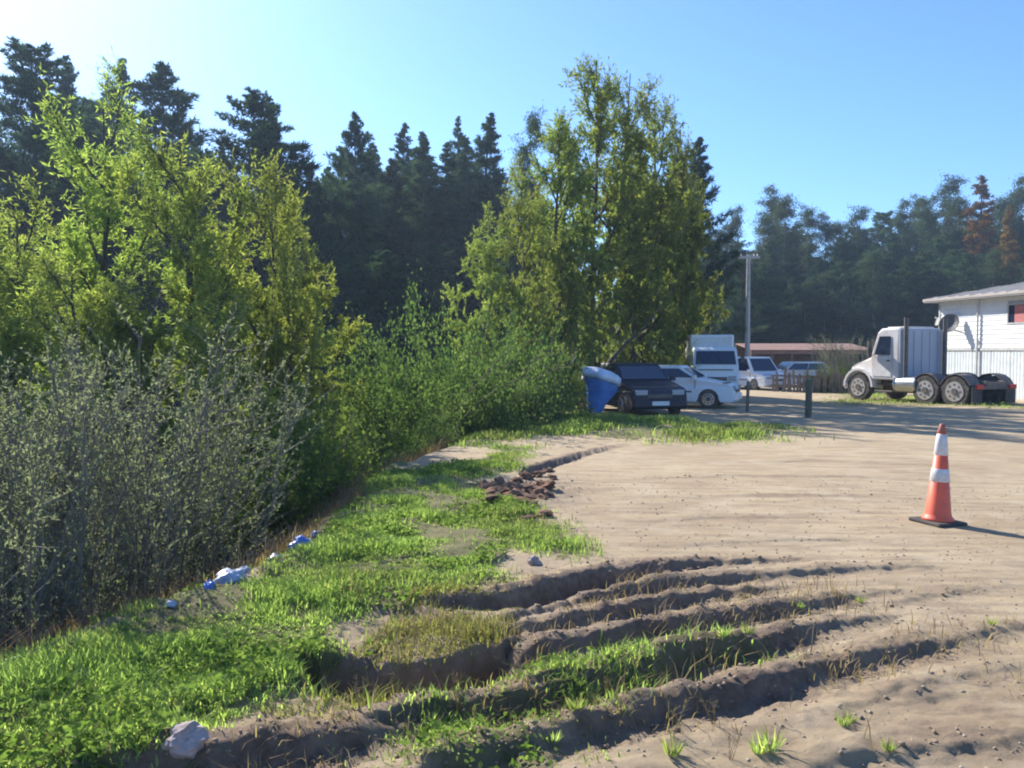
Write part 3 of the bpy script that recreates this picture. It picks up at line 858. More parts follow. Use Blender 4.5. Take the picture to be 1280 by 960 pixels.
blades('grass', 'bright green grass on the bank along the ravine and between ruts', GRASS_POLYS[:3], (11000, 1400, 2200), .02, .07, .0075, L_grass, 1, bank_thin, .8)
blades('far_grass', 'green grass strip across the far side of the sandy yard', GRASS_POLYS[3:], (1500, 260), .05, .14, .018, L_grass, 2,
       lambda x, y, r: (r.random(len(x)) < soft_cover(x, y, r, .35) * np.clip(.5 + 2.2 * fbm(x * .8, y * .8, 113, 4), .03, 1)), .8)
# round-leaved weeds flat among the grass
def flat_leaves(name, label, n, seed, m):
    rng = np.random.default_rng(seed); mb = MB()
    P = GRASS_POLYS[0]; x0, y0 = P.min(0); x1, y1 = P.max(0)
    cx = rng.uniform(x0, x1, n); cy = rng.uniform(y0, y1, n)
    kp = rng.random(n) < grass_cover(cx, cy) * np.clip(.25 + 2.4 * fbm(cx * 1.3, cy * 1.3, 141, 3), 0, 1)
    cx, cy = cx[kp], cy[kp]
    x = np.repeat(cx, 7) + rng.normal(0, .035, len(cx) * 7); y = np.repeat(cy, 7) + rng.normal(0, .035, len(cx) * 7)
    z = zfull(x, y) + rng.uniform(.01, .06, len(x))
    az = rng.random(len(x)) * 6.283
    D = np.stack([np.cos(az), np.sin(az), rng.normal(.1, .3, len(x))], 1)
    leaf_quads(mb, np.stack([x, y, z], 1), D, rng.uniform(.02, .05, len(x)), .022, rng, np.clip(rng.normal(.5, .2, len(x)), 0, 1))
    return tag(link(name, mb.mesh(name), m), label, 'weeds', None, 'stuff')
flat_leaves('leafy_weeds', 'low broad-leaved weeds growing among the bank grass', 9000, 9, L_young)
turf = gpts([(330, 890), (420, 862), (430, 835), (440, 800), (470, 785), (520, 760), (560, 745), (640, 760), (640, 800), (610, 835), (560, 860), (500, 880), (400, 905)])
blades('dull_turf', 'dull olive turf with straw between the bank and the rut heads', [turf], [5200], .02, .07, .006, L_turf, 8,
       lambda x, y, r: in_poly(x + .2 * fbm(x * 2, y * 2, 131, 3), y + .2 * fbm(x * 2, y * 2, 133, 3), turf) & (r.random(len(x)) < np.clip(.5 + 1.8 * fbm(x * 2.3, y * 2.3, 135, 3), .05, 1)), 1.0)
trackpoly = gpts([(380, 985), (430, 850), (640, 790), (900, 760), (1120, 745), (1290, 800), (1290, 985)])
def soil_thin(x, y, r):
    so = detail(x, y)[1]
    return r.random(len(x)) < np.clip(so * .8 + .02, 0, 1) * np.clip(.4 + 1.8 * fbm(x * 2.3, y * 2.3, 117, 3), .0, 1)
blades('dry_grass', 'dry straw-coloured grass on the churned ridges of the ruts', [trackpoly], [1500], .03, .11, .005, L_dry, 3, soil_thin, 1.0)
slope = np.array([(-4.6, 2.0), (-2.2, 2.0), (-1.5, 6.5), (-1.4, 14), (-4, 15), (-5, 8)])
blades('bank_weeds', 'dull dry weeds on the shaded slope of the ravine', [slope], [1600], .06, .25, .008, L_dry, 4,
       lambda x, y, r: (ravine(x, y) > -.1) & (r.random(len(x)) < np.clip(.35 + 1.2 * fbm(x * 1.5, y * 1.5, 119, 3), 0, 1)), 1.0)

def stones(name, label, x, y, r, m, seed, cat, sink=.3, flat=.65):
    rng = np.random.default_rng(seed)
    bm = bmesh.new(); bmesh.ops.create_icosphere(bm, subdivisions=1, radius=1)
    V0 = np.array([v.co[:] for v in bm.verts]); F0 = np.array([[v.index for v in f.verts] for f in bm.faces]); bm.free()
    n, nv = len(x), len(V0)
    z = zfull(x, y)
    k = rng.uniform(.55, 1.45, (n, nv, 1))
    V = V0[None] * k * (r[:, None, None] * rng.uniform(.7, 1.3, (n, 1, 3)) * np.array((1, 1, flat)))
    a = rng.random(n) * 6.283
    c, s = np.cos(a)[:, None], np.sin(a)[:, None]
    V = np.stack([V[..., 0] * c - V[..., 1] * s + x[:, None], V[..., 0] * s + V[..., 1] * c + y[:, None], V[..., 2] + (z + r * flat * (1 - 2 * sink))[:, None]], -1)
    F = (F0[None] + (np.arange(n) * nv)[:, None, None]).reshape(-1, 3)
    me = mesh_np(name, V.reshape(-1, 3), None, F, {'tint': np.repeat(rng.random(n), nv)}, False)
    return tag(link(name, me, m), label, cat, None, 'stuff')
rng = np.random.default_rng(55)
clod_m = mat('clod', (0.33, 0.25, 0.18), .95, col2=(0.2, 0.14, 0.10), scale=14, bump=.5, spec=.1)
peb_m = mat('pebble', (0.42, 0.36, 0.28), .9, col2=(0.25, 0.2, 0.15), scale=9, spec=.2)
n = 60000
x = rng.uniform(-3, 6.5, n); y = 2.2 + 8.0 * rng.random(n) ** 1.5
so = detail(x, y)[1]; s_ = ravine(x, y)
kp = (rng.random(n) < so ** 1.5 * .5 * (.3 + 1.4 * rng.random(n))) & (s_ < -.2)
stones('loose_soil', 'crumbled brown soil lumps lying in and beside the ruts', x[kp], y[kp], rng.uniform(.0035, .012, kp.sum()) * rng.uniform(.6, 1.5, kp.sum()), clod_m, 5, 'soil')
kp = (rng.random(n) < .07 * (1 - so)) & (s_ < -.2) & (grass_cover(x, y) < .1)
stones('gravel', 'small pale pebbles scattered over the sandy ground', x[kp], y[kp], rng.uniform(.003, .010, kp.sum()), peb_m, 6, 'gravel')

# single clods and stones
def lump_mesh(name, r, seed, flat=.7, sub=2, rough=.35):
    bm = bmesh.new(); bmesh.ops.create_icosphere(bm, subdivisions=sub, radius=1)
    for v in bm.verts:
        q = v.co * 1.3 + Vector((seed * 3.1, seed * 1.7, 0))
        k = 1 + rough * mnoise.noise(q) + rough * .5 * mnoise.noise(q * 2.7)
        v.co = Vector((v.co.x, v.co.y, v.co.z * flat)) * k * r
    return bm_mesh(name, bm)
def rest(name, me, m, label, cat, px, py, r, rz, group=None, sink=.25, scale=(1, 1, 1)):
    x, y = at(px, py)
    me.materials.clear(); me.materials.append(m)
    o = link(name, me)
    o.location = (x, y, gz(x, y) + r * (.6 - sink)); o.rotation_euler = (rnd.uniform(-.3, .3), rnd.uniform(-.3, .3), rz); o.scale = scale
    return tag(o, label, cat, group)
slab_m = mat('red_soil', (0.27, 0.16, 0.105), .95, col2=(0.17, 0.10, 0.065), scale=9, bump=.6, spec=.1)
slab_me = [lump_mesh('earth_clod', 1, i, .5, 2, 1.1) for i in range(4)]
for i in range(48):
    px = rnd.gauss(658, 26); py = rnd.gauss(620, 15)
    if not 600 < px < 712: continue
    r = rnd.uniform(.025, .085)
    rest('earth_clod', slab_me[i % 4], slab_m, 'reddish clod of broken earth by the crack in the sand', 'clod', px, py, r, rnd.uniform(0, 6), 'clods of broken earth by the crack', .2, (r * rnd.uniform(.8, 1.5), r, r * .9))
stone_m = mat('pale_stone', (0.40, 0.32, 0.30), .9, col2=(0.24, 0.19, 0.17), scale=6, bump=.4)
rest('stone', lump_mesh('stone', .075, 31, .75, 3, .5), stone_m, 'pinkish pale stone lying in the wheel rut at the grass edge', 'stone', 232, 952, .085, .4)
rest('stone', lump_mesh('stone', .05, 32, .7, 3, .5), stone_m, 'whitish stone at the head of the deepest rut beside the grass', 'stone', 668, 712, .05, 1.4)
rest('stone', lump_mesh('stone', .03, 33, .7, 2, .5), stone_m, 'small white stone lying in the grass short of the clods', 'stone', 580, 655, .03, 1.4)

# litter tipped over the edge
def crumple(name, r, seed, el=(1, 1, .5)):
    bm = bmesh.new(); bmesh.ops.create_icosphere(bm, subdivisions=4, radius=1)
    for v in bm.verts:
        q = v.co * 1.7 + Vector((seed * 5.3, 0, seed))
        k = 1 + .45 * mnoise.noise(q) + .35 * abs(mnoise.noise(q * 3.1)) + .15 * abs(mnoise.noise(q * 7.0))
        v.co = Vector((v.co.x * el[0], v.co.y * el[1], v.co.z * el[2])) * k * r
    return bm_mesh(name, bm)
plas_b = mat('blue_plastic', (0.06, 0.13, 0.42), .35, col2=(0.12, 0.22, 0.55), scale=4)
plas_w = mat('white_plastic', (0.50, 0.53, 0.58), .45, col2=(0.28, 0.31, 0.40), scale=4)
plas_g = mat('grey_plastic', (0.30, 0.34, 0.40), .45, col2=(0.18, 0.2, 0.26), scale=4)
for i, (px, py, r, m, el, lab) in enumerate((
    (376, 690, .13, plas_b, (1, .8, .8), 'crumpled blue plastic bag at the ravine lip by the tall grass'),
    (345, 702, .10, plas_g, (1.2, .8, .5), 'flattened grey plastic bag next to the blue one'),
    (288, 738, .14, plas_w, (1.3, .8, .55), 'crumpled pale plastic sack spilling over the bank'),
    (262, 752, .08, plas_b, (1.2, .7, .5), 'small blue scrap of plastic beside the pale sack'),
    (305, 722, .09, plas_g, (1.4, .7, .4), 'grey scrap of sheeting between the sacks on the bank'),
    (214, 776, .045, plas_w, (1, .8, .7), 'tiny white scrap of litter above the grass edge'),
    (10, 846, .10, plas_w, (1.6, .8, .4), 'pale sheet of litter beneath the grey twig shrubs'),
    (395, 668, .07, plas_b, (1, .8, .7), 'dark blue scrap half buried in the tall grass'))):
    x, y = at(px, py)
    o = link('plastic_litter', crumple('plastic_litter', r * .62, i + 1, el), m)
    o.data.polygons.foreach_set('use_smooth', np.ones(len(o.data.polygons), bool))
    o.location = (x, y, gz(x, y) + r * el[2] * .36); o.rotation_euler = (0, 0, rnd.uniform(0, 6))
    tag(o, lab, 'litter')

# weeds standing singly in the tracks
def weed_mesh(seed, n=40, h=.085, dry=False):
    rng = np.random.default_rng(seed); mb = MB()
    az = rng.random(n) * 6.283
    D = np.stack([np.cos(az) * .6, np.sin(az) * .6, rng.uniform(.5, 1.6, n)], 1)
    P = np.stack([np.cos(az), np.sin(az), az * 0], 1) * .02 * rng.random((n, 1))
    leaf_quads(mb, P, D, h * rng.uniform(.5, 1.2, n), .007, rng, rng.random(n))
    return mb.mesh('weed')
def stalk_mesh(seed, h=.3):
    rng = np.random.default_rng(seed); mb = MB()
    for k in range(4):
        st = grow(rng, (rng.normal(0, .01), rng.normal(0, .01), -.02), (rng.normal(0, .2), rng.normal(0, .2), 1), h * rng.uniform(.5, 1), 5, 0, .1)
        mb.tube(st, .0028, .0012, 4, .3)
        for j in range(6):
            q, d = along(st, rng.uniform(.35, .99))
            mb.tube(grow(rng, q, d + rng.normal(0, .6, 3), .05, 2), .0014, .0006, 3, .5)
    return mb.mesh('dry_stalk')
wm = [weed_mesh(i) for i in range(3)]
for i, (px, py, sc) in enumerate(((962, 946, 1.2), (948, 950, .9), (1055, 912, .8), (1062, 905, .6), (840, 950, 1.1), (720, 905, 1.0), (690, 930, .8), (1110, 945, .7), (905, 815, .9), (935, 806, .8), (1075, 756, .7), (1240, 790, .7), (1000, 765, .6))):
    x, y = at(px, py)
    o = link('weed', wm[i % 3], L_grass); o.location = (x, y, gz(x, y) - .005); o.rotation_euler = (0, 0, rnd.uniform(0, 6)); o.scale = (sc,) * 3
    tag(o, 'small green weed tuft growing alone in the wheel tracks', 'weed', 'weed tufts in the wheel tracks')
sm_ = [stalk_mesh(i) for i in range(3)]
for i, (px, py, sc) in enumerate(((574, 892, .8), (876, 795, .6), (895, 905, .7), (760, 880, .5), (450, 905, .6), (910, 955, .6), (1168, 800, .4), (840, 930, .7))):
    x, y = at(px, py)
    o = link('dry_stalk', sm_[i % 3], L_dry); o.location = (x, y, gz(x, y) - .005); o.rotation_euler = (0, 0, rnd.uniform(0, 6)); o.scale = (sc,) * 3
    tag(o, 'thin dry weed stalk sticking up from a rut ridge', 'weed', 'dry stalks on the rut ridges')

# ================================================================== traffic cone
orange = mat('orange_plastic', (0.86, 0.13, 0.05), .5, col2=(0.62, 0.11, 0.06), scale=7)
refl = mat('reflective_band', (0.68, 0.67, 0.68), .4, col2=(0.45, 0.42, 0.40), scale=9)
rubber = mat('black_rubber', (0.035, 0.033, 0.032), .8, col2=(0.09, 0.075, 0.06), scale=6)
tip_m = mat('brown_tip', (0.30, 0.09, 0.06), .6)
cx, cy = at(1172, 655)
cone = thing('traffic_cone', 'tall orange traffic cone with two pale bands standing on the sand', 'traffic cone', (cx, cy, gz(cx, cy) - .004), .35)
cone.rotation_euler = (0.01, .025, .35)
bm = bmesh.new(); box(bm, -.175, .175, -.175, .175, 0, .035, .012); part('base', bm, rubber, cone)
HC = .93
def cr_(z): return .116 + (.030 - .116) * (z - .035) / (HC - .035)
bm = bmesh.new(); lathe(bm, [(.14, .035), (.135, .055), (cr_(.07) + .006, .075), (cr_(.1), .10), (cr_(.84), .84)], 28); part('cone_body', bm, orange, cone, True)
for z0, z1 in ((.395, .515), (.64, .835)):
    bm = bmesh.new(); lathe(bm, [(cr_(z0) + .001, z0), (cr_(z0) + .0045, z0 + .004), (cr_(z1) + .0045, z1 - .004), (cr_(z1) + .001, z1)], 28); part('reflective_band', bm, refl, cone, True)
bm = bmesh.new(); lathe(bm, [(cr_(.84) - .001, .838), (cr_(.84) + .003, .86), (.026, .90), (.024, .925), (.017, HC)], 20); part('tip', bm, tip_m, cone, True)

# ================================================================== vehicles
white_p = mat('white_paint', (0.78, 0.79, 0.80), .3, var=.08, scale=1.5)
white_d = mat('dusty_white_paint', (0.74, 0.73, 0.71), .45, col2=(0.58, 0.55, 0.50), scale=1.2)
navy_p = mat('navy_paint', (0.008, 0.010, 0.028), .5, var=.2, scale=2)
glass = mat('dark_glass', (0.02, 0.03, 0.06), .08, spec=.8)
chrome = mat('bright_metal', (0.6, 0.6, 0.62), .25, metal=.9)
darkmet = mat('dark_metal', (0.06, 0.06, 0.065), .6, col2=(0.17, 0.13, 0.10), scale=4)
lamp_w = mat('lamp_glass', (0.35, 0.37, 0.4), .15)
lamp_r = mat('red_lens', (0.5, 0.02, 0.02), .2)
lamp_o = mat('amber_lens', (0.7, 0.2, 0.03), .2)
plate_m = mat('plate', (0.7, 0.7, 0.68), .5)
tyre_m = mat('tyre', (0.03, 0.029, 0.028), .9, col2=(0.12, 0.10, 0.08), scale=5)
def wheel(parent, x, y, r, w, rim_m, side):
    bm = bmesh.new(); cyl(bm, (0, 0, 0), (0, 1, 0), r, w, 24, bev=.03)
    o = part('wheel', bmesh.new() if False else bm, tyre_m, parent, False)
    o.location = (x, y, r)
    b2 = bmesh.new(); cyl(b2, (0, side * (w / 2 - .01), 0), (0, 1, 0), r * .66, .05, 20, bev=.012)
    part('rim', b2, rim_m, o)
    b4 = bmesh.new()
    for q in range(8):
        a_ = q * math.pi / 4
        cyl(b4, (r * .45 * math.cos(a_), side * (w / 2 + .013), r * .45 * math.sin(a_)), (0, 1, 0), r * .085, .012, 8)
    part('rim_holes', b4, darkmet, o)
    b3 = bmesh.new(); cyl(b3, (0, side * (w / 2 + .02), 0), (0, 1, 0), r * .22, .04, 12, bev=.01)
    part('hub', b3, darkmet, o)
    return o
def arch_line(x, z0, r, n=8):
    return [(x + r * math.cos(a), z0 + r * math.sin(a)) for a in np.linspace(0, math.pi, n + 1)]
def car(name, label, loc, rz, paint, L=4.1, Wd=1.68, Ht=1.46, kind='hatch', clear=.2):
    t = thing(name, label, 'van' if kind == 'van' else 'car', loc, rz)
    hw = Wd / 2; wr = .30; f = L / 2
    ax = (f - .78, -f + .72)
    belt = .92 if kind != 'van' else 1.08
    hood = belt - .16
    xs = {'hatch': (f - 1.05, f - 1.75, -f + .32, -f + .04), 'sedan': (f - 1.15, f - 1.85, -f + 1.15, -f + .62), 'suv': (f - 1.0, f - 1.6, -f + .22, -f + .03), 'van': (f - .28, f - .95, -f + .08, -f + .02)}[kind]
    b0, r0, r1, b1 = xs
    # lower body with wheel arches
    top = [(f - .02, .55), (f - .06, hood - .05), (f - .22, hood), (b0, belt), (b1, belt), (-f + .03, belt - .05), (-f, .5), (-f + .05, clear + .04)]
    low = [(-f + .1, clear)]
    low += arch_line(ax[1], wr, wr + .06)[::-1][0:] if False else []
    low += [(ax[1] - wr - .06, clear)] + [(x_, z_) for x_, z_ in arch_line(ax[1], wr, wr + .06)[::-1] if z_ > clear] + [(ax[1] + wr + .06, clear)]
    low += [(ax[0] - wr - .06, clear)] + [(x_, z_) for x_, z_ in arch_line(ax[0], wr, wr + .06)[::-1] if z_ > clear] + [(ax[0] + wr + .06, clear)]
    low += [(f - .06, clear), (f - .02, clear + .08)]
    bm = bmesh.new()
    prism(bm, top + low, -hw, hw, lambda x_, z_: 1 - .05 * max(0, (z_ - .55) / .4) - .07 * max(0, (abs(x_) - f + .5) / .5), .035)
    part('body', bm, paint, t)
    bm = bmesh.new(); box(bm, -f + .3, f - .3, -hw * .8, hw * .8, .28, belt - .12); part('underbody', bm, darkmet, t)
    # greenhouse
    wb, wt = hw * .93, hw * .76
    zt = Ht
    bm = bmesh.new()
    k = lambda x_, z_: (wb + (wt - wb) * (z_ - belt) / (zt - belt))
    prism(bm, [(b0, belt - .02), (r0, zt), (r1, zt), (b1, belt - .02)], -1, 1, k, .03)
    part('cabin', bm, paint, t)
    def on(x0_, x1_, z, sgn):                 # point on cabin side at height z
        return k(0, z) * sgn + .003 * sgn
    za, zb_ = belt + .05, zt - .09
    def xl(z, lo, hi): return lo + (hi - lo) * (z - belt) / (zt - belt)
    nwin = 2 if kind != 'van' else 3
    for sg in (-1, 1):
        for q in range(nwin):
            fa, fb = q / nwin, (q + 1) / nwin
            pts = []
            for z, order in ((za, 0), (zb_, 1)):
                xa, xb = xl(z, b0, r0) - .12, xl(z, b1, r1) + .12
                p0, p1 = xa + (xb - xa) * fa - .02, xa + (xb - xa) * fb + .02
                pts.append(((p0, on(0, 0, z, sg), z), (p1, on(0, 0, z, sg), z)))
            quad = [pts[0][0], pts[0][1], pts[1][1], pts[1][0]]
            bm = bmesh.new(); panel(bm, quad, .008, (0, sg, .1)); part('window', bm, glass, t)
    for nm, lo, hi, sg in (('windshield', b0, r0, 1), ('rear_window', b1, r1, -1)):
        quad = []
        for z, m_ in ((za, .86), (zb_, .88)):
            for s2 in ((-1, 1) if z == za else (1, -1)):
                quad.append((xl(z, lo, hi) + .004 * sg, k(0, z) * m_ * s2, z))
        n_ = Vector((sg * (zt - belt), 0, abs(hi - lo))).normalized()
        bm = bmesh.new(); panel(bm, quad, .010, n_); part(nm, bm, glass, t)
    for sg in (-1, 1):
        for a_ in ax: wheel(t, a_, sg * (hw - .10), wr, .2, chrome, sg)
        bm = bmesh.new(); box(bm, f - .16, f + .0, sg * hw * .62 - .17, sg * hw * .62 + .17, .58, .72, .02); part('headlight', bm, lamp_w, t)
        bm = bmesh.new(); box(bm, -f - .008, -f + .12, sg * hw * .74 - .12, sg * hw * .74 + .12, .62, .86, .02); part('taillight', bm, lamp_r, t)
        bm = bmesh.new(); box(bm, b0 - .22, b0 - .10, sg * (hw + .03) - .08, sg * (hw + .03) + .08, belt, belt + .13, .02); part('mirror', bm, paint, t)
        bm = bmesh.new(); box(bm, -f + 1.0, f - 1.3, sg * hw * .985 - .02, sg * hw * .985 + .02, .50, .55, .006); part('side_trim', bm, darkmet, t)
    for sg in (-1, 1):
        for xs_ in (b0 - .15, (b0 + b1) / 2 - .05):
            bm = bmesh.new(); box(bm, xs_ - .008, xs_ + .008, sg * hw * .975 - .012, sg * hw * .975 + .012, .34, belt - .03); part('door_seam', bm, darkmet, t)
        bm = bmesh.new(); box(bm, (b0 + b1) / 2 + .05, (b0 + b1) / 2 + .2, sg * hw * .99 - .015, sg * hw * .99 + .015, belt - .14, belt - .10, .006); part('door_handle', bm, darkmet, t)
    bm = bmesh.new(); box(bm, f - .12, f + .04, -hw * .9, hw * .9, .26, .46, .03); part('bumper', bm, darkmet if kind == 'van' else paint, t)
    bm = bmesh.new(); box(bm, -f - .05, -f + .12, -hw * .9, hw * .9, .28, .48, .03); part('bumper', bm, paint, t)
    bm = bmesh.new(); box(bm, f - .05, f + .012, -hw * .42, hw * .42, .50, .60, .01); part('grille', bm, darkmet, t)
    bm = bmesh.new(); box(bm, f + .03, f + .048, -.24, .24, .31, .42); part('number_plate', bm, plate_m, t)
    bm = bmesh.new(); box(bm, -f - .062, -f - .044, -.24, .24, .33, .44); part('number_plate', bm, plate_m, t)
    return t
def on_ground(px, Y):
    x = (px - 640) / FPX * Y
    return (x, Y, gz(x, Y))
car('parked_car', 'white hatchback parked side-on before the box truck, its rear in deep shade', on_ground(846, 26.2), R(-24), white_p, 3.9, 1.62, 1.34, 'hatch')
def box_truck(loc, rz):
    t = thing('box_truck', 'small white box truck facing the yard behind the white car', 'truck', loc, rz)
    bm = bmesh.new(); prism(bm, [(1.55, .45), (1.62, .8), (1.56, 1.28), (1.28, 1.86), (1.15, 1.94), (.25, 1.94), (.25, .45)], -.82, .82, lambda x_, z_: 1 - .10 * max(0, z_ - 1.25), .04); part('cab', bm, white_p, t)
    bm = bmesh.new(); panel(bm, [(1.565, -.72, 1.32), (1.565, .72, 1.32), (1.32, .68, 1.80), (1.32, -.68, 1.80)], .012, Vector((.9, 0, .45)).normalized()); part('windshield', bm, glass, t)
    for sg in (-1, 1):
        bm = bmesh.new(); panel(bm, [(1.38, sg * .825, 1.30), (.5, sg * .825, 1.30), (.5, sg * .782, 1.78), (1.16, sg * .782, 1.78)], .008, (0, sg, .05)); part('window', bm, glass, t)
        bm = bmesh.new(); box(bm, 1.52, 1.64, sg * .58 - .14, sg * .58 + .14, .72, .90, .02); part('headlight', bm, lamp_w, t)
        bm = bmesh.new(); box(bm, 1.35, 1.45, sg * .96 - .07, sg * .96 + .07, 1.35, 1.65, .02); part('mirror', bm, darkmet, t)
        for xa in (.95, -1.6): wheel(t, xa, sg * .68, .36, .22, chrome, sg)
    bm = bmesh.new(); box(bm, 1.5, 1.68, -.8, .8, .34, .56, .04); part('bumper', bm, darkmet, t)
    for y_ in (-.35, .25):
        bm = bmesh.new(); M_ = Matrix.Translation((1.57, y_, 1.36)) @ Matrix.Rotation(R(-28), 4, 'Y') @ Matrix.Rotation(R(35), 4, 'X'); box(bm, .0, .012, -.01, .01, 0, .42, 0, M_); part('wiper', bm, rubber, t)
    bm = bmesh.new(); box(bm, 1.588, 1.612, -.6, .6, 1.10, 1.14); part('seam', bm, darkmet, t)
    bm = bmesh.new(); box(bm, .222, .232, -.72, .72, 2.0, 2.34); part('front_panel', bm, white_d, t)
    bm = bmesh.new(); box(bm, 1.58, 1.632, -.4, .4, .72, .86, .01); part('grille', bm, darkmet, t)
    bm = bmesh.new(); box(bm, -2.6, .22, -.80, .80, .70, 2.42, .04); bx_ = part('cargo_box', bm, white_p, t)
    for q in range(6):
        for sg in (-1, 1):
            bm = bmesh.new(); box(bm, -2.4 + q * .5, -2.36 + q * .5, sg * .805 - .012, sg * .805 + .012, .74, 2.38); part('rib', bm, white_d, bx_)
    bm = bmesh.new(); box(bm, -2.5, 1.2, -.4, .4, .45, .68); part('chassis', bm, darkmet, t)
box_truck(on_ground(889, 30.6), R(-98))
car('parked_car', 'dark navy car in deep shade beneath the leafy clump', on_ground(792, 23.1), R(-78), navy_p, 4.0, 1.66, 1.40, 'hatch')
car('parked_car', 'white off-roader parked beyond the box truck near the utility pole', on_ground(940, 41.5), R(-70), white_p, 4.3, 1.8, 1.68, 'suv')
car('parked_car', 'pale car parked behind the picket fence by the open shed', on_ground(990, 46), R(190), white_d, 4.0, 1.66, 1.42, 'hatch')

# blue bundle
tarp = mat('blue_tarpaulin', (0.04, 0.14, 0.48), .45, col2=(0.09, 0.24, 0.6), scale=3, bump=.3)
tarp_w = mat('pale_sheet', (0.62, 0.68, 0.78), .4, col2=(0.4, 0.48, 0.65), scale=3, bump=.3)
bx, by, bz_ = on_ground(742, 20.6)
bundle = thing('tarpaulin_bundle', 'blue tarpaulin bundle with a pale sheet on top, wide above and narrow below', 'bundle', (bx, by, bz_), .3)
bm = bmesh.new()
prof = [(.10, 0.0), (.16, .12), (.26, .45), (.36, .8), (.44, 1.05), (.40, 1.22), (.2, 1.28)]
lathe(bm, prof, 28)
for v in bm.verts:
    a = math.atan2(v.co.y, v.co.x); q = Vector((v.co.x * 3, v.co.y * 3, v.co.z * 2))
    k = 1 + .10 * math.sin(a * 7 + v.co.z * 3) * min(1, v.co.z) + .25 * mnoise.noise(q)
    v.co = Vector((v.co.x * k + v.co.z * .06, v.co.y * k, v.co.z + .16 * (-v.co.x) * v.co.z))
part('tarpaulin', bm, tarp, bundle, True); bundle.scale = (1.1, 1.1, .92); bundle.rotation_euler = (0, .16, .3)
bm = bmesh.new()
lathe(bm, [(.475, 1.02), (.46, 1.12), (.43, 1.25), (.22, 1.33), (.05, 1.35)], 28)
for v in bm.verts:
    a = math.atan2(v.co.y, v.co.x); q = Vector((v.co.x * 3, v.co.y * 3, v.co.z * 2))
    k = 1 + .10 * math.sin(a * 7 + v.co.z * 3) + .25 * mnoise.noise(q)
    v.co = Vector((v.co.x * k + v.co.z * .06, v.co.y * k, v.co.z + .16 * (-v.co.x) * v.co.z - (.12 if a > 0 else 0) * abs(math.sin(a * 3))))
part('top_sheet', bm, tarp_w, bundle, True)

